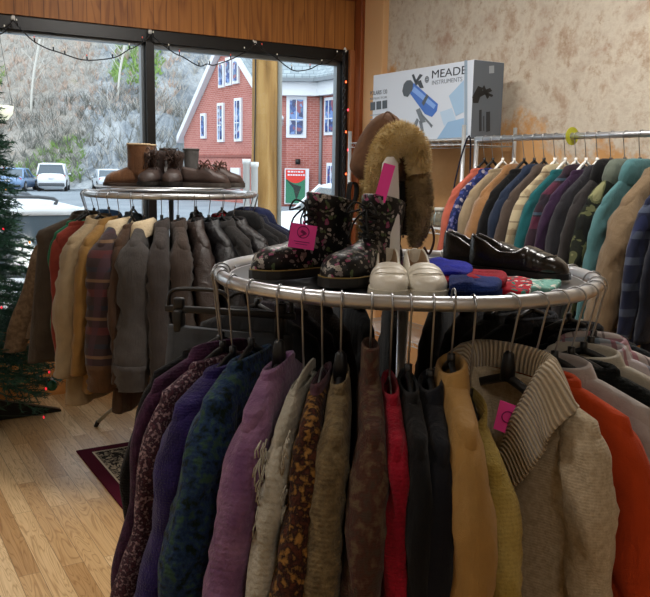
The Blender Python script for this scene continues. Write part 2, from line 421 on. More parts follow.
for px, py, h in ((30, 98, 5.5), (118, 120, 5)):
    q = P(px, py, 64); z = hill_z(q.x, q.y)
    t = empty('bare_tree', (q.x, q.y, z), 0, 'slim pale bare tree trunk leaning on the hillside at the left' if px < 60 else 'thin pale bare sapling on the hillside near the window mullion', 'tree')
    bm = NB(); tube(bm, crom([(0, 0, -.3), (.25, 0, h*.4), (.7, 0, h*.8), (.95, 0, h)], 3), .09, 6); build('trunk', bm, plain('pale_bark', '#cfccc3', .9), t)
    for k_ in range(5):
        z_ = h*(.4+.12*k_); s_ = random.choice((-1, 1)); bm = NB(); tube(bm, [(.3+.1*k_, 0, z_), (.3+.1*k_+s_*.5, .1, z_+.7), (.3+s_*.9, .1, z_+1.3)], [.035, .025, .01], 5); build('branch', bm, plain('pale_bark', '#cfccc3', .9), t)
# church --------------------------------------------------------------
b = MB('red_brick', .9, 0, .2)
br = b.n('ShaderNodeTexBrick', i_Vector=b.co((1, 1, 1), (-PI/2, 0, 0)), i_Scale=1.)
for k_, x_ in (('Color1', hx('#a1584f')), ('Color2', hx('#b56f66')), ('Mortar', hx('#c4a59c')), ('Mortar Size', .012), ('Brick Width', .3), ('Row Height', .1)): br.inputs[k_].default_value = x_
b.color(b.mix(.35, br.outputs[0], b.ramp(b.noise(.8, 5), [(.3, '#97534b'), (.7, '#c08078')]))); BRICK = b.m
b = MB('slate_roof', .7); br = b.n('ShaderNodeTexBrick', i_Vector=b.co(), i_Scale=1.)
for k_, x_ in (('Color1', hx('#8e9aa0')), ('Color2', hx('#a3afb4')), ('Mortar', hx('#7a858b')), ('Mortar Size', .02), ('Brick Width', .35), ('Row Height', .22)): br.inputs[k_].default_value = x_
b.color(br.outputs[0]); SLATE = b.m
b = MB('stained_glass', .15, 0, .6); cc = b.voro(5.5, out=1); sp = b.n('ShaderNodeSeparateColor'); b.set(sp, 'Color', cc)
b.color(b.ramp(sp.outputs[0], [(0, '#35508c'), (.3, '#6f8fc4'), (.5, '#2c3a63'), (.65, '#a9b6cf'), (.8, '#55769a'), (.92, '#8a5060')], True)); STAIN = b.m
CH = empty('church', (X(240, 42), 42, GZ), 0, 'red brick church with white gable trim and slate roof across the street', 'building')
CH_INV = Matrix.Translation(-Vector((X(240, 42), 42, GZ)))
def facade(name, A, B, pts, th=.35, mat=BRICK):     # wall in its own frame: local x along A->B, local -y to viewer
    A = Vector((A[0], A[1], GZ)); B = Vector((B[0], B[1], GZ)); L = (B-A).length; ang = math.atan2(B.y-A.y, B.x-A.x)
    bm = NB(); poly(bm, [(x*L, 0, z) for x, z in pts], th, (0, 1, 0))
    o = build(name, bm, mat, CH, False, loc=A-CH.location, rz=ang); return o, L
def cwindow(wall, x, z, w, h, arch=False, fr=.12):
    bm = NB(); box(bm, (x, -.05, z+h/2), (w+2*fr, .12, h+2*fr))
    f = build('window_frame', bm, WHITEPAINT, wall, False)
    bm = NB()
    if arch:
        pts = [(x-w/2, -.13, z), (x+w/2, -.13, z)]+[(x+w/2*math.cos(a), -.13, z+h-w/2+w/2*math.sin(a)) for a in [PI*k/8 for k in range(9)]]
        poly(bm, pts, .03, (0, -1, 0))
    else: box(bm, (x, -.12, z+h/2), (w, .04, h))
    build('pane', bm, STAIN, f, False)
    if not arch and h > 1.2:
        bm = NB(); box(bm, (x, -.15, z+h*.42), (w, .03, .05)); box(bm, (x, -.15, z+h/2), (.035, .03, h)); build('glazing_bar', bm, WHITEPAINT, f, False)
gA = (X(184, 46), 46.); gB = (X(278, 38), 38.)
def zz(py, Y, hh=166): return EYE+(hh-py)/800*Y-GZ
ez, az = zz(138, 46), zz(47, 42)
gw, L = facade('gable_wall', gA, gB, [(0, 0), (1, 0), (1, ez+.6), (.5, az), (0, ez)])
def gx(px):   # fraction of the gable wall at a photo column
    lo, hi = 0., 1.
    for _ in range(40):
        m = (lo+hi)/2; q = (gA[0]+(gB[0]-gA[0])*m)/(gA[1]+(gB[1]-gA[1])*m)*800+325
        lo, hi = (m, hi) if q < px else (lo, m)
    return lo, gA[1]+(gB[1]-gA[1])*lo
for px, y0, y1, wp, ar in ((204, 137, 118, 5, 0), (221, 140, 108, 7, 0), (238, 139, 103, 8, 0), (222, 88, 69, 5.5, 1), (229, 86, 65, 6, 1), (236, 84, 66, 5.5, 1)):
    f_, Y = gx(px); w_ = wp/800*Y*1.6; cwindow(gw, f_*L, zz(y0, Y), w_*.62, zz(y1, Y)-zz(y0, Y), ar, .14)
for (x0, z0), (x1, z1) in (((-.035, ez-.35), (.5, az+.1)), ((1.0, ez+.3), (.5, az+.1))):
    bm = NB(); a_ = Vector((x0*L, -.3, z0)); c_ = Vector((x1*L, -.3, z1)); obox(bm, a_, c_-a_, (0, .5, 0), (0, 0, .38)); build('rake_board', bm, WHITEPAINT, gw, False)
bm = NB(); box(bm, (L/2, -.03, zz(156, 42)), (L, .1, .12)); build('brick_course', bm, plain('dull_brick', '#8f564e', .9), gw, False)
f_, Y = gx(235); bm = NB(); box(bm, (f_*L, -.04, zz(178, Y)), (.9, .08, 1.1)); build('wall_notice', bm, WHITEPAINT, gw, False)
bm = NB()
for (x0, z0) in ((-.06, ez-.2), (.86, az+.3-(az-ez-.1)*.36/.56)):
    a_ = Vector((x0*L, -.2, z0)); c_ = Vector((.5*L, -.2, az+.3)); obox(bm, a_, c_-a_, (0, 9, 0), (0, 0, .15))
build('gable_roof', bm, SLATE, CH, False, loc=gw.location, rz=gw.rotation_euler.z)
# nave: two walls meeting at the downspout
n0 = (X(270, 38.2), 38.2); n1 = (X(318, 38.2), 38.2); n2 = (X(450, 30), 30.)
ev = zz(97, 38.2)
for q0, q1, nm in ((n0, n1, 'nave_wall'), (n1, n2, 'side_wall')):
    w_, L2 = facade(nm, q0, q1, [(0, 0), (1, 0), (1, ev), (0, ev)])
    bm = NB(); box(bm, (L2/2, -.12, ev+.28), (L2+.3, .5, .6)); build('frieze', bm, WHITEPAINT, w_, False)
    bm = NB(); box(bm, (L2/2, -.3, ev+.66), (L2+.5, .7, .16)); build('gutter', bm, plain('grey_gutter', '#7d858b', .5), w_, False)
    bm = NB(); obox(bm, (-.4, -.55, ev+.72), (L2+.8, 0, 0), (0, 7, 6.2), (0, 0, .12)); r_ = build('roof', bm, SLATE, w_, False)
    if nm == 'nave_wall':
        fx = (X(294, 38.2)-n0[0])/L2; cwindow(w_, fx*L2, zz(134, 38.2), .62, zz(101, 38.2)-zz(134, 38.2), 0, .16)
        bm = NB(); tube(bm, [(fx*L2+.1, -.25, zz(161, 38.2)-.1), (fx*L2+.1, -.25, zz(161, 38.2)+.15)], .12, 8); build('wall_lamp', bm, BLACKM, w_)
    else:
        for px, y0, y1, w3 in ((328, 131, 101, .62), (331, 196, 164, .6)):
            lo = (X(px, 37.5)-n1[0])/(n2[0]-n1[0])*1.0; cwindow(w_, max(.7, lo*L2), zz(y0, 37.4), w3, zz(y1, 37.4)-zz(y0, 37.4), 0, .14)
bm = NB(); tube(bm, [(n1[0], n1[1]-.15, GZ), (n1[0], n1[1]-.15, GZ+ev+.7)], .07, 8); o = build('downspout', bm, plain('grey_gutter', '#7d858b', .5), CH); o.location = -CH.location
# banner on the church wall
Yb = 37.9; bl, brr = X(283, Yb), X(307, Yb); z0, z1 = zz(202, Yb)+GZ, zz(167, Yb)+GZ; w_ = brr-bl
BN = empty('banner', ((bl+brr)/2, Yb, z0), 0, 'red and green banner in a white frame on the church wall', 'banner')
bm = NB(); box(bm, (0, .06, (z1-z0)/2), (w_, .1, z1-z0)); build('frame', bm, WHITEPAINT, BN, False)
hh = z1-z0; bm = NB(); box(bm, (-.06, .0, hh/2), (w_-.22, .03, hh-.1)); build('panel', bm, plain('banner_green', '#2f7a5c', .7), BN, False)
wi = (w_-.22)/2
bm = NB(); poly(bm, [(-.06-wi, -.017, hh-.05), (-.06-wi, -.017, hh*.72)]+[(-.06-wi+2*wi*k/8, -.017, hh*(.72-.13*math.sin(PI*k/8))) for k in range(1, 8)]+[(-.06+wi, -.017, hh*.72), (-.06+wi, -.017, hh-.05)], .01, (0, -1, 0)); build('red_field', bm, plain('banner_red', '#d8382f', .7), BN, False)
bm = NB(); poly(bm, [(-.06-wi, -.017, hh*.70), (-.06-wi*.2, -.017, hh*.56), (-.06+wi*.6, -.017, hh*.5), (-.06+wi*.1, -.017, hh*.1), (-.06-wi*.2, -.017, hh*.45)], .01, (0, -1, 0)); build('dark_figure', bm, plain('banner_dark', '#20302c', .7), BN, False)
bm = NB(); random.seed(2)
for zl in (.91, .82):
    x = -.06-wi*.8
    while x < wi*.65:
        l_ = random.uniform(.05, .12); box(bm, (x+l_/2, -.03, hh*zl), (l_, .006, hh*.045)); x += l_+.035
build('lettering', bm, WHITEPAINT, BN, False)
# utility pole
b = MB('pole_wood', .85, 0, .2); b.color(b.ramp(b.noise(1, 6, b.co((9, 9, .8)), .6), [(.3, '#6b5030'), (.5, '#9a7747'), (.7, '#b8955f')])); b.bump(b.noise(1, 5, b.co((30, 30, 1.5))), .5, .02)
pq = Vector((X(264, 8.8), 8.8, GZ)); PO = empty('utility_pole', pq, 0, 'weathered tan wooden utility pole standing on the sidewalk outside the window', 'pole')
bm = NB(); lathe(bm, [(.155, 0), (.15, 2), (.142, 4), (.13, 7)], n=24, cap1=True); build('shaft', bm, b.m, PO)
bm = NB(); tube(bm, [(.155, -.06, 0), (.15, -.06, 6.5)], .026, 10); build('conduit', bm, plain('grey_conduit', '#8b8c86', .6), PO)
bm = NB(); tube(bm, crom([(-.1, -.13, 0), (-.12, -.13, 1.2), (-.1, -.13, 2.6), (-.11, -.13, 4)], 5), .008, 6); build('cable', bm, BLACKP, PO)
for px, nm in ((246.5, 'left'), (254.5, 'right')):
    q = P(px, 159 if nm == 'left' else 162, 8.35); bm = NB(); lathe(bm, [(.036, 0), (.036, q.z-GZ-.05), (.043, q.z-GZ-.05), (.043, q.z-GZ), (.03, q.z-GZ), (.03, q.z-GZ-.1)], n=14)
    tag(build('white_pipe', bm, plain('pvc', '#dfe3e4', .4), None, loc=(q.x, q.y, GZ)), f'white plastic pipe standing before the utility pole, {nm} one of the pair', 'pipe', 'white pipes by the utility pole')
# cars ----------------------------------------------------------------
CARGLASS = plain('car_glass', '#4d5a63', .08, 0, .8); TYRE = plain('tyre', '#1a1b1c', .8); RIM = plain('rim', '#a8acb0', .35, .7)
TAIL = plain('tail_lamp', '#c22f2a', .25)
def car(label, pos, yaw, L, Wd, H, col, kind='sedan', rails=False):
    R_ = empty('car', pos, yaw, label, 'car')
    paint = MB('paint_'+col.strip('#'), .25, 0, .6).color(col).m
    hw = Wd/2; belt = H*.6
    if kind == 'sedan': nose = [(-.5, .52, .9), (-.485, .62, .55), (-.44, .655, .42), (-.3, .66, .4), (.12, .63, .4), (.38, .55, .42), (.47, .47, .52), (.5, .38, .8)]; cab = (-.40, .20, -.24, .04)
    else: nose = [(-.5, .55, .9), (-.49, .62, .5), (-.46, .64, .42), (-.2, .64, .4), (.15, .62, .4), (.38, .58, .42), (.47, .5, .52), (.5, .4, .8)]; cab = (-.475, .24, -.42, .10)
    bm = NB(); loops = []
    for x, zt, q in nose:
        lo = .17 if abs(x) < .48 else .3; w_ = hw*(1-(abs(x)*1.9)**6*.14)
        zt_ = zt*H; pts = []
        for k in range(20):
            a = 2*PI*k/20; c_, s_ = math.cos(a), math.sin(a); e = 2/4.5
            pts.append((x*L, w_*math.copysign(abs(c_)**e, c_), (lo+zt_)/2+(zt_-lo)/2*math.copysign(abs(s_)**e, s_)))
        loops.append(pts)
    loft(bm, loops, True, True, True); build('body', bm, paint, R_)
    b0, b1, r0, r1 = [v*L for v in cab]
    def rect(x0, x1, w, z, n=6):
        p_ = []
        for sx, sy in ((1, 1), (0, 1), (0, -1), (1, -1)): p_.append(((x1 if sx else x0), sy*w, z))
        out = []
        for i in range(4):
            a_, c_ = Vector(p_[i]), Vector(p_[(i+1) % 4])
            for k in range(n): out.append(a_+(c_-a_)*((k+.0)/n))
        return out
    zb = belt*.98; zr = H*.965
    bm = NB(); loft(bm, [rect(b0, b1, hw*.93, zb-.08), rect(b0, b1, hw*.93, zb), rect(r0, r1, hw*.76, zr)], True, False, True); build('window_glass', bm, CARGLASS, R_, False)
    bm = NB(); loft(bm, [rect(r0-.06, r1+.06, hw*.79, zr-.06), rect(r0-.05, r1+.03, hw*.78, zr), rect(r0+.15, r1-.15, hw*.6, H)], True, True, True); build('roof', bm, paint, R_)
    for s_ in (1, -1):
        for xa, xb in ((b0, r0), (b1, r1), (b0*.25+b1*.75-(b1-b0)*.28, r0*.3+r1*.7-(b1-b0)*.2)):
            bm = NB(); tube(bm, [(xa, s_*hw*.94, zb-.03), (xb, s_*hw*.77, zr)], .05, 6); build('pillar', bm, paint, R_)
        if rails:
            bm = NB(); tube(bm, crom([(r0+.2, s_*hw*.66, H-.02), (r0+.35, s_*hw*.66, H+.05), (r1-.6, s_*hw*.66, H+.05), (r1-.3, s_*hw*.66, H-.02)], 4), .018, 6); build('roof_rail', bm, plain('rail_dark', '#565b60', .4), R_)
        bm = NB(); box(bm, (-.478*L, s_*hw*.74, H*.53), (.1, hw*.34, H*.1), bevel=.02); build('tail_light', bm, TAIL, R_)
        bm = NB(); box(bm, (.467*L, s_*hw*.7, H*.42), (.14, hw*.36, H*.07), bevel=.02); build('headlight', bm, plain('headlight', '#dfe6ea', .1), R_)
        bm = NB(); box(bm, (b1-.25, s_*hw*1.06, zb+.04), (.14, .16, .11), bevel=.03); build('side_mirror', bm, paint, R_)
        for x in (-.31, .31):
            r_ = H*.215 if kind == 'suv' else H*.225
            bm = NB(); lathe(bm, [(r_*.6, -.1), (r_, -.1), (r_, .1), (r_*.6, .1)], n=18, cap0=True, cap1=True)
            bmesh.ops.transform(bm, matrix=Matrix.Translation((x*L, s_*(hw-.09), r_)) @ Matrix.Rotation(PI/2, 4, 'X'), verts=bm.verts[:]); wh = build('wheel', bm, TYRE, R_)
            bm = NB(); lathe(bm, [(r_*.58, 0), (r_*.5, .02), (.02, .03)], n=12, cap0=True, cap1=True)
            bmesh.ops.transform(bm, matrix=Matrix.Translation((x*L, s_*(hw+.01), r_)) @ Matrix.Rotation(-s_*PI/2, 4, 'X'), verts=bm.verts[:]); build('rim', bm, RIM, wh)
    bm = NB(); box(bm, (-.49*L, 0, H*.24), (.14, Wd*.86, H*.12), bevel=.03); build('bumper', bm, plain('bumper_dark', '#4b5055', .6), R_)
    bm = NB(); box(bm, (-.502*L, 0, H*.47), (.02, .34, .17)); build('number_plate', bm, WHITEPAINT, R_)
    return R_
def gpos(px, py): return PZ(px, py, GZ)
car('pale blue sedan parked at the foot of the hill, seen from behind', gpos(17, 190.5), math.radians(97), 4.6, 1.85, 1.5, '#7f9cc0')
car('white sport utility car parked in front of the hillside brush', gpos(54, 190.5), math.radians(105), 4.5, 1.9, 1.85, '#eef1f4', 'suv')
car('silver sedan parked beyond the tan boots on the round rack', gpos(108, 190), math.radians(112), 4.5, 1.85, 1.5, '#d5dde6')
q = W(-3.72, -2.75, GZ); car('white wagon with roof rails parked just outside the shop window', q, A31+PI, 4.7, 1.82, 1.47, '#e9eef2', 'suv', True)
q = Vector((X(349, 17), 17.6, GZ)); car('white car parked beyond the right end of the shop window', q, math.radians(200), 4.4, 1.8, 1.5, '#e9eef2', 'suv')
# ================================================================ HANGERS AND GARMENTS
HT = .105                      # rack tube axis above the hanger's neck point
_hm = {}
def hook_bm(rt, wire=.0022, ht=None):
    r = max(.021, rt+.0075); zc = (ht or HT)-(r-wire-rt)
    pts = [(0, 0, -.012), (0, 0, .012), (.004, 0, .03), (r*.75, 0, zc-r*.85), (r, 0, zc)]
    pts += [(r*math.cos(a), 0, zc+r*math.sin(a)) for a in [PI*k/9 for k in range(1, 10)]]
    pts += [(-r*.9, 0, zc-r*.55)]
    bm = NB(); tube(bm, crom(pts, 2), wire, 5); return bm
def hanger(pos, rz, label, group, style='plastic', rt=.0155, sh=.2, drop=.085, ht=None):
    if len(label.split()) > 16: label = label.replace('hanger holding the', 'hanger of the')
    if len(label.split()) > 16: label = ' '.join(label.split(' on the ')[0].split()[:16])
    R_ = empty('clothes_hanger', pos, rz, label, 'hanger', group)
    key = (style, rt, sh, drop, ht)
    if key not in _hm:
        ms = [('hook', hook_bm(rt, ht=ht), STEEL)]
        bm = NB()
        if style == 'wide':
            loops = []
            for k in range(-8, 9):
                u = k/8; z = -drop*abs(u)**1.1-.016; w = .009; h = .010
                loops.append([(u*sh*.97, w*math.cos(a), z-.004+h*math.sin(a)-.004) for a in [2*PI*q/10 for q in range(10)]])
            loft(bm, loops, True, True, True); tube(bm, [(0, 0, -.03), (0, 0, .0), (0, 0, .022), (0, 0, .028)], [.016, .014, .011, .006], 10)
            nm = 'shoulder_bar'; mt = BLACKP
        elif style == 'clip':
            tube(bm, crom([(-.17, 0, 0), (-.165, 0, .038), (-.13, 0, .05), (-.03, 0, .05), (0, 0, .035), (.03, 0, .05), (.13, 0, .05), (.165, 0, .038), (.17, 0, 0)], 3), .006, 6); box(bm, (0, 0, -.004), (.36, .012, .018), bevel=.003); nm = 'bar'; mt = BLACKP
        elif style == 'wire':
            tube(bm, [(0, 0, -.005), (.02, 0, -.012), (sh*.95, 0, -drop), (sh*.98, 0, -drop-.01), (sh*.93, 0, -drop-.02), (-sh*.93, 0, -drop-.02), (-sh*.98, 0, -drop-.01), (-sh*.95, 0, -drop), (-.02, 0, -.012), (0, 0, -.005)], .0022, 5); nm = 'wire_frame'; mt = STEEL
        else:
            top = [(k/8*sh*.97, 0, -drop*abs(k/8)**1.15-.002) for k in range(-8, 9)]
            tube(bm, top, .0065, 6, flat=1.3); tube(bm, [(-sh*.93, 0, -drop-.012), (sh*.93, 0, -drop-.012)], .004, 6)
            for s_ in (1, -1): tube(bm, [(s_*sh*.96, 0, -drop+.002), (s_*sh*.93, 0, -drop-.012)], .005, 6)
            tube(bm, [(0, 0, -.01), (0, 0, .016)], .008, 8); nm = 'shoulder_bar'; mt = WHITEP if style == 'white' else BLACKP
        ms.append((nm, bm, mt))
        if style == 'clip':
            for s_ in (1, -1):
                bm = NB(); box(bm, (s_*.14, 0, -.035), (.026, .03, .06), bevel=.006); box(bm, (s_*.14, 0, .012), (.03, .018, .03), bevel=.005); ms.append(('clip', bm, BLACKP))
        objs = [build(n_, b_, m_, R_) for n_, b_, m_ in ms]; _hm[key] = objs
    else:
        for o in _hm[key]: c_ = o.copy(); c_.parent = R_; COL.objects.link(c_)
    return R_
def sgn(x, e): return math.copysign(abs(x)**e, x)
def garment(desc, place, cat, name, pos, psi, mat, group, length=.66, sh=.205, drop=.085, th=.03, neckw=None, hem=None, sleeve=.56, sw=.056, st=.03, wrist=.7, splay=.05, k=1.0, fold=.012, seed=0,
            collar='crew', cmat=None, cuff=None, front=-1, placket=None, buttons=None, zipper=None, sm2=None, pocket=None, label=None, lining=None, style='plastic', hlabel=None, hgroup=None, rt=.0155, fring=0, open_w=0, puff=0, lean=.06, vlean=0., ht=None, vneck=0):
    rz = psi-PI/2; rnd = random.Random(seed*13+5)
    lab = label or f'{desc} hanging on {place}'
    if len(lab.split()) > 16: lab = f'{desc} on {place}'
    if len(lab.split()) > 16: lab = desc
    R_ = empty(name, pos, rz, lab, cat, group)
    hanger(pos, rz, hlabel or f'{"white" if style=="white" else "wire" if style=="wire" else "black"} hanger holding the {desc} on {place}', hgroup or 'clothes hangers on '+place, style, rt, min(sh*.9, .19), drop, ht)
    neckw = neckw or {'crew': .088, 'v': .085, 'turtle': .06, 'hood': .075}.get(collar, .07); zN = -drop*neckw/sh+.010
    hem = hem or sh-.005; ph = rnd.uniform(0, 6); lam = rnd.uniform(.16, .24)
    def wed(u): return max(.32, 1+k*u) if u < 0 else 1+k*u
    def disp(u, v, z):
        A = max(0., min(1., (-z-drop)/.35))
        n_ = noise.noise(Vector((u*7+seed*3.1, z*3.5, seed)))
        n2 = noise.noise(Vector((u*16+seed, z*7-u*9, seed+5.)))
        rg = 1-2*abs(noise.noise(Vector((u*13+seed*1.7+z*2, z*2.2, seed+9.))))
        vv = v*(1+(.24*n_+.34*rg-.14)*A+puff*.25*math.sin(z*60))+fold*A*math.sin(2*PI*u/lam+ph+1.2*z)+fold*.5*n2*A
        return vv*wed(u)+vlean*max(0., -z-drop)
    def ln(z): return lean*max(0., -z-drop)
    prof = [(zN, neckw*.98, th*.7), (zN-.006, neckw*1.06, th*.82)]
    for f in (.2, .4, .6, .8, .94): w_ = neckw*1.06+(sh-neckw*1.06)*f; prof.append((-drop*w_/sh+.010, w_, th*(.85+.15*f)))
    prof += [(-drop-.018, sh+.004, th), (-drop-.045, sh-.004, th*1.02)]
    z = -drop-.07
    while z > -length:
        f = (-z-drop)/(length-drop); prof.append((z, sh-.012+(hem-sh+.012)*f, th*(1.02+.1*f))); z -= .032
    prof.append((-length, hem, th*1.1))
    N = 32; loops = []
    ins = [(zN-.06, neckw*.7, th*.35), (zN-.02, neckw*.86, th*.5), (zN-.002, neckw*.93, th*.62)]
    for z, w, t in ins+prof+[(-length+.004, hem*.98, th*.8), (-length+.05, hem*.9, th*.5)]:
        L_ = []
        for i in range(N):
            a = 2*PI*i/N; u = w*sgn(math.cos(a), .8); v = t*sgn(math.sin(a), .75)
            zz_ = z+(.006*math.sin(u*30+ph) if z <= -length+.01 else 0)
            if vneck and v*front > -.001 and abs(u) < .085: zz_ = min(zz_, -vneck*(1-abs(u)/.085))
            L_.append((u+ln(z), disp(u, v, z), zz_))
        loops.append(L_)
    bm = NB(); loft(bm, loops, True, True, True); build('body', bm, mat, R_)
    hands = []
    if sleeve:
        for s_ in (1, -1):
            sp_ = splay+rnd.uniform(-.015, .02); ex = rnd.uniform(-.02, .02)
            def sl_(x): return -drop*x/sh+.010
            path = [(sh-.11, sl_(sh-.11)-.002), (sh-.05, sl_(sh-.05)-.001), (sh-.008, -drop-.004), (sh+.02, -drop-.045), (sh+.036+sp_*.2, -drop-.14), (sh+.034+sp_*.5+ex, -drop-.5*sleeve), (sh+.028+sp_*.8-ex, -drop-.78*sleeve), (sh+.018+sp_, -drop-sleeve)]
            path = crom([(x, 0, z) for x, z in path], 6); n_ = len(path); Ls = []; cen_ = []
            vo = rnd.uniform(-.004, .004)
            for i, p in enumerate(path):
                f = i/(n_-1); tg = (path[min(i+1, n_-1)]-path[max(i-1, 0)]).normalized(); nr = Vector((-tg.z, 0, tg.x))
                a_ = lerp_tab([(0, sw*.3), (.15, sw*.6), (.3, sw*.9), (.45, sw), (.7, sw*.92), (1, sw*wrist)], f); t_ = lerp_tab([(0, th*.62), (.14, th*.8), (.3, st*.92), (.5, st*1.02), (.75, st*.95), (1, st*max(.75, wrist))], f)
                p = p-nr*a_; ring = []
                for q in range(20):
                    a = 2*PI*q/20; pp = p+nr*(a_*sgn(math.cos(a), .85)); vv = t_*sgn(math.sin(a), .85)
                    wr_ = 1-abs(noise.noise(Vector((seed+s_*3+math.sin(a)*.9, p.z*13+math.cos(a)*1.6, seed*.7))))*2
                    vv *= 1+.16*noise.noise(Vector((seed+s_*3, p.z*9+pp.x*6, a*.6)))+(.48*wr_-.26)*min(1, f*2.2)+puff*.3*math.sin(p.z*60)
                    vv += vo*f*3+.006*math.sin(p.z*9+seed)*f
                    pp = pp+nr*(.006*noise.noise(Vector((a*.7, p.z*14, seed+7)))*min(1, f*3))
                    ring.append((s_*pp.x+ln(pp.z), vv*wed(s_*pp.x)+vlean*max(0., -pp.z-drop), pp.z))
                Ls.append(ring)
            def shrink(L_, s2, dz):
                c_ = sum((Vector(x) for x in L_), Vector())/len(L_); return [tuple(c_+(Vector(x)-c_)*s2+Vector((0, 0, dz))) for x in L_]
            Ls += [shrink(Ls[-1], .86, .001), shrink(Ls[-1], .7, .04)]
            bm = NB(); loft(bm, Ls, True, True, True); sl = build('sleeve', bm, sm2 or mat, R_)
            if cuff:
                e_ = n_-1; i0 = e_-5; bm = NB()
                loft(bm, [shrink(Ls[i0], 1.0, 0), shrink(Ls[i0], 1.035, 0)]+[shrink(Ls[i], 1.035, 0) for i in range(i0+1, e_+1)]+[shrink(Ls[e_], 1.05, -.006), shrink(Ls[e_], .9, -.006)], True); build('cuff', bm, cuff, sl)
            hands.append(sl)
    cm = cmat or mat
    def ring_loops(rows):
        return [[(w*sgn(math.cos(2*PI*i/28), .85), t*sgn(math.sin(2*PI*i/28), .85)*wed(w*math.cos(2*PI*i/28)), zN+z+dz*math.sin(2*PI*i/28)*front) for i in range(28)] for w, t, z, dz in rows]
    n0 = neckw; t0 = th*.72
    if collar == 'crew': rows = [(n0*1.18, t0*1.05, -.018, -.006), (n0*1.14, t0*1.1, .004, -.006), (n0*1.02, t0*.95, .012, -.006), (n0*.9, t0*.7, .004, -.006), (n0*.86, t0*.6, -.02, -.006)]
    elif collar == 'turtle': rows = [(n0*1.16, t0*1.05, -.016, 0), (n0*1.0, t0*1.05, .02, 0), (n0*.95, t0*1.0, .055, 0), (n0*.86, t0*.82, .06, 0), (n0*.8, t0*.7, .03, 0), (n0*.8, t0*.65, -.02, 0)]
    elif collar == 'shirt': rows = [(n0*1.5, t0*1.5, -.036, -.012), (n0*1.34, t0*1.6, -.02, -.01), (n0*1.1, t0*1.4, .014, -.012), (n0*1.0, t0*1.1, .018, -.012), (n0*.92, t0*.9, .008, -.012), (n0*.88, t0*.7, -.03, -.006)]
    elif collar == 'fleece': rows = [(n0*1.95, t0*1.9, -.075, -.02), (n0*1.8, t0*2.2, -.05, -.016), (n0*1.35, t0*2.1, .0, -.016), (n0*1.1, t0*1.6, .016, -.012), (n0*.95, t0*1.0, .0, -.012), (n0*.9, t0*.7, -.03, -.006)]
    elif collar == 'hood': rows = [(n0*1.7, t0*1.6, -.06, 0), (n0*1.75, t0*1.9, -.03, 0), (n0*1.5, t0*1.9, .02, 0), (n0*1.15, t0*1.6, .05, 0), (n0*.7, t0*1.1, .06, 0), (n0*.55, t0*.6, .03, 0)]
    elif collar == 'v': rows = [(n0*1.22, t0*1.1, -.016, -.03), (n0*1.14, t0*1.15, .004, -.03), (n0*1.0, t0*.9, .008, -.03), (n0*.88, t0*.6, -.01, -.02)]
    else: rows = None
    if rows: bm = NB(); loft(bm, ring_loops(rows), True); build('hood' if collar == 'hood' else 'collar', bm, cm, R_)
    def surf(u, z):
        f = max(0, min(1, (-z-drop)/(length-drop))); w = (sh-.012+(hem-sh+.012)*f) if z < -drop else max(neckw*1.05, sh*(.010-z)/drop)
        t = th*(1.02+.1*f); v = front*t*max(.05, 1-abs(u/w)**2.6)**.38
        return Vector((u+ln(z), disp(u, v, z)+front*.003, z))
    if placket:
        for du in ([0] if not open_w else [0]):
            bm = NB(); zs = [zN-.01-(length+zN-.02)*i/22 for i in range(23)]
            L_ = []
            for z in zs:
                a, c_ = surf(-.018, z), surf(.018, z); o_ = Vector((0, front*.004, 0)); L_.append([a-o_, a+o_, c_+o_, c_-o_])
            loft(bm, L_, True, True, True); pk = build('placket', bm, placket, R_, False)
        if buttons:
            for z in [-.09-(length-.16)*i/4 for i in range(5)]:
                q = surf(0, z)+Vector((0, front*.006, 0)); bm = NB(); lathe(bm, [(.0085, 0), (.0085, .003), (.006, .004)], n=10, cap0=True, cap1=True)
                bmesh.ops.transform(bm, matrix=Matrix.Translation(q) @ Matrix.Rotation(-front*PI/2, 4, 'X'), verts=bm.verts[:]); build('button', bm, buttons, pk)
    if zipper:
        bm = NB(); tube(bm, [surf(0, zN-.01-(length+zN-.02)*i/20)+Vector((0, front*.004, 0)) for i in range(21)], .005, 6); build('zip', bm, zipper, R_)
    if pocket:
        for s_ in (1, -1):
            zc = -length*.68; bm = NB(); L_ = []
            for i in range(5):
                z = zc-.03*i; a, c_ = surf(s_*.05, z), surf(s_*.15, z); m_ = surf(s_*.1, z); o_ = Vector((0, front*.004, 0))
                L_.append([a-o_, a+o_, m_+o_, c_+o_, c_-o_])
            loft(bm, L_, True, True, True); build('pocket', bm, pocket, R_)
    R_['_h'] = 0; del R_['_h']
    return R_, hands, surf
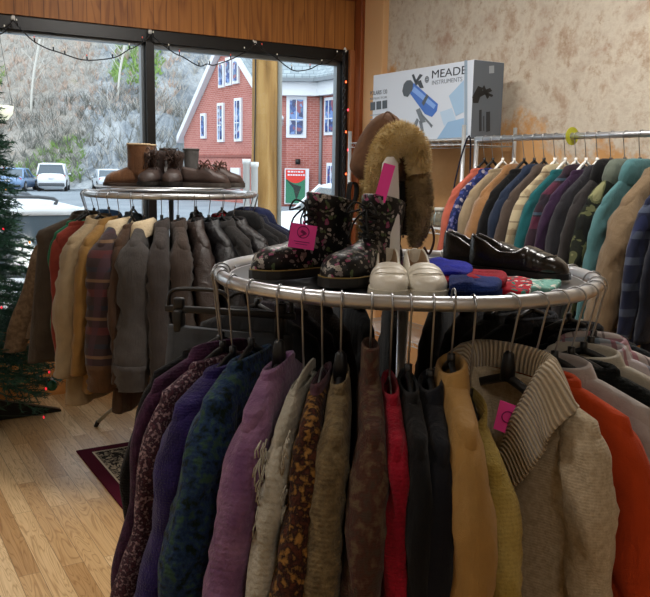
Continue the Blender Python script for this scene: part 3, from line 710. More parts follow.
def round_rack(label, C, Rr, z, plate, foot_ang=0., nl=4):
    R_ = empty('round_clothes_rack', (C[0], C[1], 0), 0, label, 'clothes rack')
    n = 64; bm = NB(); tube(bm, [(Rr*math.cos(2*PI*i/n), Rr*math.sin(2*PI*i/n), z) for i in range(n)], .0155, 12, closed=True); build('ring_rail', bm, CHROME, R_)
    for q in range(nl):
        a = foot_ang+q*2*PI/nl; c_, s_ = math.cos(a), math.sin(a)
        bm = NB(); tube(bm, [(0, 0, z-.02), (Rr*.5*c_, Rr*.5*s_, z-.012), (Rr*c_*.985, Rr*s_*.985, z-.003)], .006, 6); build('spoke', bm, CHROME, R_)
        bm = NB(); tube(bm, [(.012*c_, .012*s_, .52), (.28*c_, .28*s_, .27), (.56*c_, .56*s_, .03)], [.011, .011, .011], 8); lg = build('leg', bm, LEGM, R_)
        bm = NB(); tube(bm, [(.555*c_, .555*s_, .035), (.575*c_, .575*s_, .0)], [.014, .013], 8); build('rubber_foot', bm, BLACKP, lg)
    bm = NB(); tube(bm, [(0, 0, .25), (0, 0, z-.01)], .014, 10); build('post', bm, CHROME, R_)
    bm = NB(); rad, zp, tk = plate; lathe(bm, [(rad, zp-tk), (rad, zp)], n=56, cap0=True, cap1=True); build('top_shelf', bm, SHELFM, R_, False)
    bm = NB(); tube(bm, [(rad*math.cos(2*PI*i/48), rad*math.sin(2*PI*i/48), zp-tk*.5) for i in range(48)], tk*.7, 6, closed=True); build('shelf_edge', bm, CHROME, R_)
    return R_
LEGM = plain('leg_steel', '#b9b2a4', .4, .4)
SHELFM = plain('dark_shelf', '#26272a', .35)
FC = Vector((.195, 1.96, 0)); FR = .452; FZ = 1.327
BC = Vector((-.86, 4.45, 0)); BR = .458; BZ = 1.425
round_rack('chrome round clothes rack in the foreground, ringed with knitwear and topped with shoes', FC, FR, FZ, (.43, 1.322, .006), .95)
round_rack('chrome round clothes rack near the window, ringed with coats and topped with boots', BC, BR, BZ, (.40, 1.468, .008), 2.72, 3)
def on_ring(C, Rr, z, phi): return Vector((C.x+Rr*math.sin(phi), C.y-Rr*math.cos(phi), z-HT))
rd = math.radians
# ---- materials of the clothes
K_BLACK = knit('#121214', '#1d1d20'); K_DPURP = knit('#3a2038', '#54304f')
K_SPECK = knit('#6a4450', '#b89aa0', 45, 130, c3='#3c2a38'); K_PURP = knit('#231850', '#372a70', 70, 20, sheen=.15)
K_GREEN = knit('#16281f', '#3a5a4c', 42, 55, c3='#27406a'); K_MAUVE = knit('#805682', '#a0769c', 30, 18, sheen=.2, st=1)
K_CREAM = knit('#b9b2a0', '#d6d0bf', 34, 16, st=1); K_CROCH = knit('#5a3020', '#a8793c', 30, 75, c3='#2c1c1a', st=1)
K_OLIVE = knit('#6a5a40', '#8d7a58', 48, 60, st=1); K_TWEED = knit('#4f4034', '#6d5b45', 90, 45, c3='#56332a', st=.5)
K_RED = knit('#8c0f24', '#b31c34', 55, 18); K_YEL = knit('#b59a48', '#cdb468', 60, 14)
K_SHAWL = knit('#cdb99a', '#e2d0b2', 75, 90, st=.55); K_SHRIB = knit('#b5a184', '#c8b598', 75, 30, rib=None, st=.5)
b = MB('knit_shawl_rib', .95, 0, .15); uvn = b.n('ShaderNodeUVMap')
w_ = b.wave(26, uvn.outputs[0], .4, 'X', 1); b.color(b.mix(b.ramp(w_, [(.1, (.0, 0, 0, 1)), (.6, (1, 1, 1, 1))]), '#9a876c', '#c9b699')); b.bump(w_, 1, .006).sheen(.3); K_RIB = b.m
C_TAN = cloth('#c29450', .1, rough=.55); C_NAVY = cloth('#12141d'); C_ORANGE = cloth('#e2521f', .06); C_LACE = cloth('#cfc6c2', .2)
C_BLACK = cloth('#101012'); C_IVORY = cloth('#ddd6c6', .06)
DENIMB = cloth('#565a60', .25, 900)
FG = 'garments round the front rack'; FP = 'the front round rack'
def front(phi, psi, desc, cat, name, mat, **kw):
    i = kw.pop('i', int(abs(phi*7))); dz = kw.pop('dz', 0)
    p = on_ring(FC, FR, FZ+dz, rd(phi)); kw.setdefault('k', 1.3); kw.setdefault('st', .031); kw.setdefault('lean', .1 if phi > -55 else .03); kw.setdefault('vlean', -.09*max(-1, min(1, (psi-phi)/27))); lw = max(.01, kw.pop('low', .04)-.02); p.z -= lw; kw.setdefault('ht', HT+lw)
    return garment(desc, FP, cat, name, p, rd(psi), mat, FG, seed=i+3, **kw)
# trousers on a clip hanger at the far left of the ring
def trousers(desc, place, pos, psi, mat, group, L=1.0, wst=.2, hem=.15):
    rz = psi-PI/2; R_ = empty('trousers', pos, rz, f'{desc} clipped to a hanger on {place}', 'trousers', group)
    hanger(pos, rz, f'black clip hanger holding the {desc} on {place}', 'clothes hangers on '+place, 'clip')
    z0 = -.055; loops = []
    for i in range(12):
        f = i/11; z = z0-.28*f; w = wst*(.92+.16*f); t = .014+.02*f
        loops.append([(w*sgn(math.cos(2*PI*q/32), .8), t*sgn(math.sin(2*PI*q/32), .7)*(1+.4*w*math.cos(2*PI*q/32)*3)+.006*f*math.sin(q*1.3), z+.008*math.cos(2*PI*q/32)) for q in range(32)])
    bm = NB(); loft(bm, loops, True, True, True); build('hips', bm, mat, R_)
    for s_ in (1, -1):
        loops = []
        for i in range(20):
            f = i/19; z = z0-.2-(L-.2)*f; c_ = s_*(wst*.52+.05*f); w = wst*.52*(1-f)+hem*f*.62; t = .030
            loops.append([(c_+w*sgn(math.cos(2*PI*q/20), .85), t*sgn(math.sin(2*PI*q/20), .8)*(1+.2*noise.noise(Vector((q*.4, z*6, s_))))+.008*math.sin(z*9+s_), z) for q in range(20)])
        bm = NB(); loft(bm, loops, True, True, True); build('trouser_leg', bm, mat, R_)
    bm = NB(); loft(bm, [[(wst*.94*sgn(math.cos(2*PI*q/32), .8), .018*sgn(math.sin(2*PI*q/32), .7), z) for q in range(32)] for z in (z0+.004, z0-.035)], True); build('waistband', bm, mat, R_)
    return R_
trousers('faded charcoal jeans', FP, on_ring(FC, FR, FZ-.012, rd(-101)), rd(-104), DENIMB, FG, .92, .185, .2)
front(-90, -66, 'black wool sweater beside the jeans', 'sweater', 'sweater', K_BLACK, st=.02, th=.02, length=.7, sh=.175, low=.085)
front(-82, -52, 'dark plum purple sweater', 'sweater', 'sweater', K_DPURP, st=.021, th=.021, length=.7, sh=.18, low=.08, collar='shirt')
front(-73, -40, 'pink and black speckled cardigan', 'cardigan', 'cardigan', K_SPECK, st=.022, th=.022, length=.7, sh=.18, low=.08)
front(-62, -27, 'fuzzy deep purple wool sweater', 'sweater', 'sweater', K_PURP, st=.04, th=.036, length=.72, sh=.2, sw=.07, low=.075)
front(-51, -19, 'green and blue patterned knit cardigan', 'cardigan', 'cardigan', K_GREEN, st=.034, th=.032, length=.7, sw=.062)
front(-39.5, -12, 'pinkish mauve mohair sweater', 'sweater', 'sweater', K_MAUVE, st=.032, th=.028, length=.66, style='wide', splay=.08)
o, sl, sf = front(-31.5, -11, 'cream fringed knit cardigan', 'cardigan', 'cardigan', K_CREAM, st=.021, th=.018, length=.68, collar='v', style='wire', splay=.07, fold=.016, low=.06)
rnd = random.Random(4); bm = NB()
for _ in range(70):
    z = -rnd.uniform(.06, .34); u = .21+.0*z; a = Vector((u+rnd.uniform(-.01, .035), rnd.choice((-1, 1))*rnd.uniform(.018, .026), z)); d_ = Vector((rnd.uniform(-.01, .02), rnd.uniform(-.012, .004)*1, -rnd.uniform(.02, .05)))
    tube(bm, [a, a+d_*.5+Vector((.004, -.003, 0)), a+d_], .0016, 4)
tag(build('fringe', bm, K_CREAM, o), kind='stuff')
front(-26, -8, 'orange and brown crochet lace top', 'top', 'crochet_top', K_CROCH, st=.025, th=.02, length=.66, collar='crew', cmat=knit('#4a3038', '#6b4a58'), style='wire', low=.05)
front(-21, -3, 'olive brown chunky knit sweater', 'sweater', 'sweater', K_OLIVE, st=.026, th=.024, length=.68, style='wide', splay=.02, low=.045)
front(-13.5, 0, 'brown tweedy blouse with a tall collar', 'blouse', 'blouse', K_TWEED, st=.026, th=.024, length=.68, collar='turtle', splay=.06, style='wire', sw=.06)
front(-8.5, 0, 'bright red knit sweater', 'sweater', 'sweater', K_RED, st=.021, th=.02, length=.66, splay=.0, style='wire', low=.055)
front(-4, 1.5, 'plain black cardigan between red and navy', 'cardigan', 'cardigan', C_BLACK, st=.022, th=.02, length=.7, splay=.03, low=.05)
front(1.5, 0, 'dark navy jacket beside the tan jacket', 'jacket', 'jacket', C_NAVY, st=.026, th=.022, length=.7, collar='shirt', low=.06)
front(6.5, 1.5, 'mustard tan smooth jacket', 'jacket', 'jacket', C_TAN, st=.028, th=.026, length=.72, collar='shirt', splay=.1, sw=.062, dz=.012)
front(11.5, 5, 'soft yellow knit cardigan', 'cardigan', 'cardigan', K_YEL, st=.026, th=.024, length=.7, collar='v', splay=.04, cuff=K_YEL, low=.10)
o, sl, sf = front(22, 36, 'cream ribbed shawl collar sweater', 'sweater', 'sweater', K_SHAWL, st=.036, th=.036, k=.25, length=.64, collar=None, splay=.03, sw=.05, lean=.04, vlean=0, vneck=.2, style='wide', fold=.006, neckw=.085, sh=.215, drop=.075)
# shawl collar strip with UVs running along the strip
bm = NB(); uvl = bm.loops.layers.uv.new('UVMap'); rows = []; NS = 48
for i in range(NS+1):
    s_ = -1+2*i/NS; a_ = abs(s_); sg = 1 if s_ >= 0 else -1
    if a_ < .28: # back of the neck
        q = a_/.28*PI/2; inner = Vector((sg*.082*math.sin(q), .036*math.cos(q), .010)); out = Vector((math.sin(q)*sg*.9, math.cos(q)*.8, 0)); wd_ = .052+.02*(a_/.28); rise = .034
    else:
        f = (a_-.28)/.72; zz_ = .01-.235*f**1.05; u_ = sg*(.082*(1-f)**.8+.0*f)
        v_ = -.010-.042*min(1, f*2.2); inner = Vector((u_, v_, zz_)); out = Vector((sg*1.0, -.25, 0)); wd_ = .088*(1-f**3)+.012; rise = .034*(1-f)**.6
    crest = inner+out*.016+Vector((0, -.004 if a_ > .28 else .002, rise))
    dn = .085 if a_ < .28 else .078*(1-.35*(a_-.28)/.72)
    mid = inner+out*wd_*.62+Vector((0, 0, rise-dn*.35)); outer = inner+out*wd_*1.05+Vector((0, 0, rise-dn))
    if a_ >= .28:
        for v__, am in ((mid, .024), (outer, .012)): v__.y = min(v__.y, -.046-am*.4) if abs(v__.x) < .16 else v__.y-.02
        sm_ = min(1, (a_-.28)/.12)
        mid.y = mid.y*sm_+(-.012)*(1-sm_); outer.y = outer.y*sm_+(-.012)*(1-sm_)
    low = inner+Vector((0, 0, -.03))
    rows.append([low, inner, crest, mid, outer, outer+Vector((0, .006 if a_ >= .28 else -.004, .003))])
vr = [[bm.verts.new(p) for p in r] for r in rows]
for i in range(NS):
    for j in range(5):
        f = bm.faces.new((vr[i][j], vr[i+1][j], vr[i+1][j+1], vr[i][j+1]))
        for lp, (uu, ww) in zip(f.loops, ((i, j), (i+1, j), (i+1, j+1), (i, j+1))): lp[uvl].uv = (uu/NS, ww/5*.2)
c_ = build('shawl_collar', bm, K_RIB, o); sd = c_.modifiers.new('s', 'SUBSURF'); sd.levels = 1; sd.render_levels = 1
# pink price tag inside the collar
tg = empty('price_tag', P(510, 418, 1.47), -.25, 'pink price tag pinned inside the cream shawl collar', 'price tag')
bm = NB(); poly(bm, [(-.02, -.004, .035), (.026, -.004, .022), (.012, -.004, -.035), (-.03, -.004, -.022)], .0015, (0, -1, 0)); build('card', bm, TAGPINK, tg, False)
bm = NB(); tube(bm, [(-.004+.011*math.cos(a), -.0065, .003+.011*math.sin(a)) for a in [2*PI*k/16 for k in range(16)]], .0011, 5, closed=True); build('printed_ring', bm, plain('tag_ink', '#8c1560', .7), tg, False)
front(30.5, 47, 'bright orange top behind the cream sweater', 'top', 'top', C_ORANGE, st=.03, th=.022, k=.9, length=.7)
front(38, 55, 'pale lace trimmed white top', 'top', 'top', C_LACE, st=.024, th=.02, length=.7, collar='shirt')
front(46, 62, 'black lace blouse', 'blouse', 'blouse', knit('#0e0f10', '#1f2422'), st=.026, th=.022, length=.7)
front(54.5, 69, 'ivory collared blouse', 'blouse', 'blouse', C_IVORY, st=.024, th=.02, length=.7, collar='shirt')
PL1 = plaid('#d9cfd4', [('X', 9, .3, '#4e6d86', 0), ('Z', 9, .25, '#6d8a99', 0), ('X', 9, .08, '#9c2b46', .5), ('Z', 9, .06, '#2b3b4e', .6)])
front(63, 76, 'white and blue plaid shirt', 'shirt', 'shirt', PL1, st=.024, th=.02, length=.7, collar='shirt')
PL2 = plaid('#e2d8d4', [('X', 14, .2, '#c05a80', 0), ('Z', 14, .15, '#bb6a86', .2), ('X', 14, .08, '#4a2a35', .5)])
front(73, 84, 'pink and white striped shirt', 'shirt', 'shirt', PL2, st=.024, th=.02, length=.7, collar='shirt')
front(84, 92, 'dark blue green cardigan at the right end of the ring', 'cardigan', 'cardigan', knit('#141c22', '#222c33'), st=.028, th=.024, length=.7)
for ph, ds, c__ in ((102, 'black sweater added for darkness behind the plaid shirts', K_BLACK), (122, 'dark navy coat added for darkness on the far side of the ring, beneath the loafers', C_NAVY), (146, 'charcoal cardigan added for darkness on the far side of the ring', knit('#232327', '#34343a')), (134, 'black coat added for darkness on the far side of the ring beneath the black loafers', C_BLACK), (160, 'very dark grey coat added for darkness behind the white loafers', cloth('#1d1d20')), (-166, 'dark slate coat added for darkness under the hat stand', cloth('#22262b')), (-136, 'dark plum coat added for darkness at the back left of the ring', cloth('#2a1e28')), (178, 'black jacket added for darkness on the far side of the ring, behind the fur hat', C_BLACK), (-150, 'dark brown sweater on the far side of the ring, behind the left boot', knit('#2a201a', '#3b2e26')), (-122, 'dark grey jacket added for darkness on the far left of the ring behind the jeans', cloth('#26282b'))):  # dark garments added round the far side to darken the gap under the ring
    front(ph, ph, ds, ds.split()[2 if ds.split()[0] == 'dark' else 1], ds.split()[2 if ds.split()[0] == 'dark' else 1], c__, st=.03, th=.03, length=.72, i=ph, sw=.07)
# ================================================================ BACK ROUND RACK
BG = 'coats round the back rack'; BP = 'the back round rack'
def back(phi, desc, cat, name, mat, psi=None, **kw):
    i = int(abs(phi*5)); kw.setdefault('k', .9); kw.setdefault('length', .8); kw.setdefault('sleeve', .62); kw.setdefault('st', .045); kw.setdefault('th', .038); kw.setdefault('sw', .075)
    p = on_ring(BC, BR, BZ+kw.pop('dz', 0), rd(phi)); kw.setdefault('sh', .225); kw.setdefault('drop', .115)
    return garment(desc, BP, cat, name, p, rd(phi if psi is None else psi), mat, BG, seed=i+1, **kw)
FLEECE = MB('fleece', 1, 0, .1).color('#c7b596'); FLEECE.bump(FLEECE.noise(120, 3), 1, .006); FLEECE = FLEECE.m
SUEDE = cloth('#8d7657', .12, sheen=.4); CORD = cloth('#4b4034', .15); JEANB = cloth('#5a82b4', .1)
BEIGE = cloth('#a38d6c', .1); MUST = cloth('#96703a', .1); KGREEN = cloth('#1f6e4c', .1); BRED = cloth('#8e3a2c', .1)
SWPL = plaid('#3a2a2a', [('Z', 5.5, .2, '#6a3030', 0), ('Z', 5.5, .12, '#27323e', .35), ('X', 7, .25, '#4a3038', .1), ('Z', 5.5, .08, '#8a6a4a', .62)])
GDEN = cloth('#4f4a47', .15, 900); GR2 = cloth('#463f3c', .15); GR3 = cloth('#4b3f38', .15)
BLEA = leather('#17171a', .32); BLEA2 = leather('#221f20', .4); BRLEA = leather('#2f2420', .42); GRY = cloth('#33302f', .12); NAVY = cloth('#232c52', .1)
back(-118, 'light blue denim shirt at the left edge', 'shirt', 'shirt', JEANB, -108, collar='shirt')
back(-100, 'tan tweed long sleeved jacket', 'jacket', 'jacket', knit('#6f5b47', '#8d7860', 80, 40), -88, length=.74, sleeve=.70, st=.05, sw=.085, splay=.1, sh=.265, lean=.24)
back(-82, 'dark olive brown vest with pale piping', 'vest', 'vest', CORD, -74, sleeve=0, length=.82, sh=.26, hem=.27, lean=.09, th=.055, front=1, collar='shirt', zipper=plain('zip_dark', '#2a2622', .5))
back(-68, 'green fleece jacket peeking behind the beige coat', 'jacket', 'jacket', KGREEN, -72, length=.7, st=.022, th=.03, sh=.165, lean=0, splay=0)
back(-59, 'rust red lined jacket beside the green fleece', 'jacket', 'jacket', BRED, -62, length=.72, st=.022, th=.03, sh=.165, lean=0, splay=0)
back(-41, 'long beige duster coat', 'coat', 'coat', BEIGE, -24, length=.93, sleeve=.66, collar='shirt', th=.045, st=.055, front=1, placket=BEIGE, splay=.06)
back(-31, 'mustard brown canvas coat', 'coat', 'coat', MUST, -17, length=.86, sleeve=.64, collar='shirt', st=.035)
back(-23, 'maroon and navy blanket plaid jacket with pale collar', 'jacket', 'jacket', SWPL, -9, length=.84, sleeve=.7, collar='fleece', cmat=FLEECE, st=.068, sw=.09, cuff=cloth('#5a3d22', .1))
back(-14, 'brown suede coat behind the plaid jacket', 'coat', 'coat', cloth('#4c3626', .12), -8, length=.95, sleeve=.66, sh=.2, st=.03, th=.03)
back(-6, 'washed grey denim jacket with cream fleece collar', 'jacket', 'jacket', GDEN, -1, length=.76, sleeve=.68, collar='fleece', cmat=FLEECE, st=.074, sw=.09, cuff=GDEN, front=-1)
back(5, 'dark grey brown suede jacket', 'jacket', 'jacket', GR2, 9, collar='shirt', sleeve=.66)
back(15, 'faded brown work jacket', 'jacket', 'jacket', GR3, 16, collar='shirt', sleeve=.66)
back(25, 'dark brown leather jacket', 'jacket', 'jacket', BRLEA, 24, collar='shirt')
back(35, 'shiny black leather jacket', 'jacket', 'jacket', BLEA, 34, collar='shirt')
back(45, 'charcoal wool coat beside the shiny leather jacket', 'coat', 'coat', GRY, 44, collar='shirt')
back(55, 'matte black leather coat', 'coat', 'coat', BLEA2, 54, collar='shirt')
back(65, 'black hooded jacket right of the matte leather coat', 'jacket', 'jacket', C_BLACK, 62, collar='hood')
back(75, 'very dark grey overcoat near the right end', 'coat', 'coat', cloth('#252425'), 72, collar='shirt')
back(86, 'dark navy pea coat at the right end', 'coat', 'coat', cloth('#1d2236'), 82, collar='shirt')
back(99, 'blue hooded sweatshirt behind the pea coat', 'sweatshirt', 'sweatshirt', NAVY, 96, collar='hood')
back(114, 'deep blue rain jacket at the far right of the ring', 'jacket', 'jacket', cloth('#1b2248'), 108, collar='hood')
back(150, 'bright red jacket seen under the back of the ring', 'jacket', 'jacket', cloth('#b8202c'), 150, th=.03)
back(172, 'dark coat at the very back of the ring', 'coat', 'coat', C_BLACK, 172, th=.03)
back(-140, 'grey green coat at the back left of the ring', 'coat', 'coat', cloth('#3b403a'), -140, th=.03)
# ================================================================ WALL RACK
RZ_ = 1.76; RS = -.46; T0, T1 = 1.955, 4.1
WR = empty('clothes_rail', W(RS, (T0+T1)/2, 0), 0, 'chrome straight clothes rail along the plaster wall', 'clothes rack'); wo = -WR.location
def wr(name, bm, mat, par=None, sm=True):
    o_ = build(name, bm, mat, par or WR, sm); o_.location = wo if par is None else (0, 0, 0); return o_
bm = NB(); tube(bm, [W(RS, T0, RZ_), W(RS, T1, RZ_)], .016, 12); wr('rail', bm, CHROME)
for t in (T0, T1):
    bm = NB(); tube(bm, [W(RS, t, .09), W(RS, t, RZ_+.012)], .014, 10); wr('upright', bm, CHROME)
    bm = NB(); tube(bm, [W(RS-.25, t, .09), W(RS+.25, t, .09)], .014, 8); ft = wr('base_bar', bm, CHROME)
    for s_ in (-.24, .24):
        bm = NB(); lathe(bm, [(.03, -.01), (.04, 0), (.03, .01)], n=14, cap0=True, cap1=True); bmesh.ops.transform(bm, matrix=Matrix.Translation(W(RS+s_, t, .04)) @ Matrix.Rotation(A31, 4, 'Z') @ Matrix.Rotation(PI/2, 4, 'Y'), verts=bm.verts[:]); wr('caster', bm, BLACKP, ft)
bm = NB(); tube(bm, [W(RS, T0, .2), W(RS, T1, .2)], .012, 8); wr('lower_bar', bm, CHROME)
td = empty('size_divider', W(RS, 2.67, RZ_), A31, 'round yellow green size divider ring on the straight clothes rail', 'divider')
bm = NB(); n = 24
L_ = [[(r*math.cos(2*PI*k/n), y, r*math.sin(2*PI*k/n)) for k in range(n)] for r, y in ((.018, -.002), (.045, -.002), (.045, .002), (.018, .002))]
loft(bm, L_+[L_[0]], True); build('disc', bm, plain('divider_green', '#b5b52a', .5), td, False)
WG = 'clothes on the straight wall rail'; WP = 'the wall rail'
def wall(t, desc, cat, name, mat, **kw):
    kw.setdefault('k', .15); kw.setdefault('length', .72); kw.setdefault('st', .027); kw.setdefault('th', .025); kw.setdefault('sleeve', .58); kw.setdefault('sw', .06); kw.setdefault('sh', .235); kw.setdefault('drop', .185)
    p = W(RS, t, RZ_-HT-.018); kw.setdefault('ht', HT+.018); kw.setdefault('lean', .09); return garment(desc, WP, cat, name, p, math.atan2(-E1.x, E1.y)+rd(kw.pop('dp', 0)), mat, WG, seed=int(t*31), rt=.016, **kw)
FLB = floral('#1c2858', ['#5d6098', '#96868c', '#3a478a', '#a39ca8'], 40, dens=.5)
wall(2.03, 'coral orange blouse', 'blouse', 'blouse', cloth('#d9735c', .1), style='plastic')
wall(2.10, 'blue floral print dress', 'dress', 'dress', FLB, length=.95)
wall(2.18, 'pale khaki cotton blouse', 'blouse', 'blouse', cloth('#b5a182', .1), style='white')
wall(2.27, 'tan brown suede jacket', 'jacket', 'jacket', cloth('#a97a4c', .14, sheen=.4), length=.68, st=.05, sw=.08, style='white', collar='shirt', splay=.08)
wall(2.345, 'black fleece top', 'top', 'top', C_BLACK, style='plastic')
wall(2.42, 'slate navy shirt', 'shirt', 'shirt', cloth('#2b3850', .12), collar='shirt')
wall(2.49, 'grey brown wool jacket', 'jacket', 'jacket', cloth('#5d5048', .14), collar='shirt')
wall(2.565, 'cream and tan plaid shirt', 'shirt', 'shirt', plaid('#c9ba98', [('Z', 8, .22, '#8d7a60', 0), ('X', 9, .2, '#a08a6c', .2), ('Z', 8, .06, '#5a4636', .5)]), collar='shirt', style='white')
wall(2.635, 'deep teal blouse', 'blouse', 'blouse', cloth('#1f6a70', .12), style='white')
wall(2.705, 'plum and black plaid flannel shirt', 'shirt', 'shirt', plaid('#33222e', [('Z', 6, .35, '#6a2c46', 0), ('X', 8, .3, '#20202c', .2), ('Z', 6, .08, '#4a6a80', .6)]), collar='shirt', style='white')
wall(2.77, 'dark purple blouse', 'blouse', 'blouse', cloth('#3b2443', .12), style='white')
wall(2.84, 'dark charcoal shirt', 'shirt', 'shirt', cloth('#35343a', .12), style='white', collar='shirt')
wall(2.92, 'long ash grey cardigan with black hood', 'cardigan', 'cardigan', cloth('#3a3636', .12), collar='hood', cmat=C_BLACK, length=.85)
wall(3.0, 'green and black camouflage jacket', 'jacket', 'jacket', camo(['#151715', '#1d211a', '#56593c', '#7b7a58'], 8), collar='hood', cmat=cloth('#6f786c', .2), st=.04, th=.036)
wall(3.085, 'light teal blue shirt', 'shirt', 'shirt', cloth('#5b8c90', .1), collar='hood', length=.74)
o, sl, sf = wall(3.20, 'beige jacket with snap button cuffs', 'jacket', 'jacket', cloth('#8d775c', .1), collar='shirt', st=.072, th=.055, sw=.10, wrist=.62, sleeve=.60, splay=.09, length=.74)
for s_ in sl[:1]:
    bm_ = [v.co.copy() for v in s_.data.vertices]; zmin = min(v.z for v in bm_)
    for i in range(3):
        for sy in (.0, .035):
            z = zmin+.02+.03*i; near = [v for v in bm_ if abs(v.z-z) < .035]; ymx = max(near, key=lambda v: v.y); ymn = min(near, key=lambda v: v.y)
            for q in (ymn,):
                bm = NB(); bmesh.ops.create_uvsphere(bm, u_segments=8, v_segments=6, radius=.006, matrix=Matrix.Translation((q.x-.02+sy, q.y-.001, z))); build('snap_button', bm, plain('snap', '#c9c2b4', .3, .6), s_)
wall(3.31, 'navy and grey plaid shirt jacket', 'jacket', 'jacket', plaid('#1d2440', [('Z', 9, .3, '#5a6478', 0), ('X', 10, .2, '#2c3560', .3)]), collar='shirt', length=.8)
wall(3.40, 'dark navy long coat at the right edge', 'coat', 'coat', cloth('#171c2c'), collar='shirt', length=.95)
# ================================================================ SHOES
def shoe_upper(L, Wd, ht, op, insole, wt=None, rim=.62, z0=.012, NS=34):
    wt = wt or [(0, .14), (.03, .24), (.1, .335), (.25, .35), (.45, .37), (.68, .47), (.82, .47), (.92, .37), (.975, .2), (1, .06)]
    AL = [180, 170, 155, 140, 122, 106, 90, 74, 58, 40, 25, 10, 0]
    loops = []
    for i in range(NS+1):
        s = i/NS; hw = lerp_tab(wt, s)*Wd; h = lerp_tab(ht, s); m = lerp_tab(op, s) if op else 0
        pts = []
        for k, a in enumerate(AL):
            r = math.radians(a); y = hw*sgn(math.cos(r), .75)*(1.0 if k not in (0, 12) else .97); z = z0+h*max(0, math.sin(r))**.62
            if m > 0:
                if k in (5, 6, 7): z = z*(1-m)+insole*m; y = y*(1-m)+m*hw*(.55, 0, -.55)[k-5]*-1*(1 if k != 6 else 0)*(-1 if False else 1) if k != 6 else y
                if k in (5, 7): y = abs(y)*(-1 if k == 5 else 1)
                if k in (4, 8): y = y*(1-m)+m*hw*rim*(-1 if k == 4 else 1)
            pts.append((s*L, y, z))
        loops.append(pts+[(s*L, hw*.6, z0), (s*L, -hw*.6, z0)])
    bm = NB(); loft(bm, loops, True, True, True); bm.faces.ensure_lookup_table()
    if op:
        for i in range(NS):
            if lerp_tab(op, (i+.5)/NS) > .4:
                for j in (4, 5, 6, 7): bm.faces[i*15+j].material_index = 1
    return bm
def shoe_sole(L, Wd, h, heel=0, wt=None, ov=1.06):
    wt = wt or [(0, .16), (.03, .26), (.1, .345), (.25, .35), (.45, .36), (.68, .47), (.82, .475), (.92, .385), (.975, .22), (1, .08)]
    N = 30; up = [];
    for sd in (1, -1):
        rng = range(N+1) if sd == 1 else range(N, -1, -1)
        for i in rng: s = i/N; up.append((-.004+s*(L+.008), sd*lerp_tab(wt, s)*Wd*ov))
    bm = NB()
    def zb(x): return heel*(1 if x > .32*L else 0)
    loft(bm, [[(x, y, 0 if not heel else zb(x)*.55) for x, y in up], [(x*1.0, y*1.01, h*.5+.0*x) for x, y in up], [(x, y*.985, h) for x, y in up]], True, True, True); return bm
def at2(T, yaw, L): return Vector((T.x-L*math.cos(yaw), T.y-L*math.sin(yaw), T.z))
FLB2 = floral('#0e0d0f', ['#8f3f66', '#77756e', '#a8a298', '#4c5c3c', '#7d7470'], 85, .42, .47)
YST = plain('yellow_stitch', '#9a8246', .7); SOLEB = plain('sole_dark', '#1c1916', .5)
LACEB = plain('lace_black', '#0c0c0d', .8)
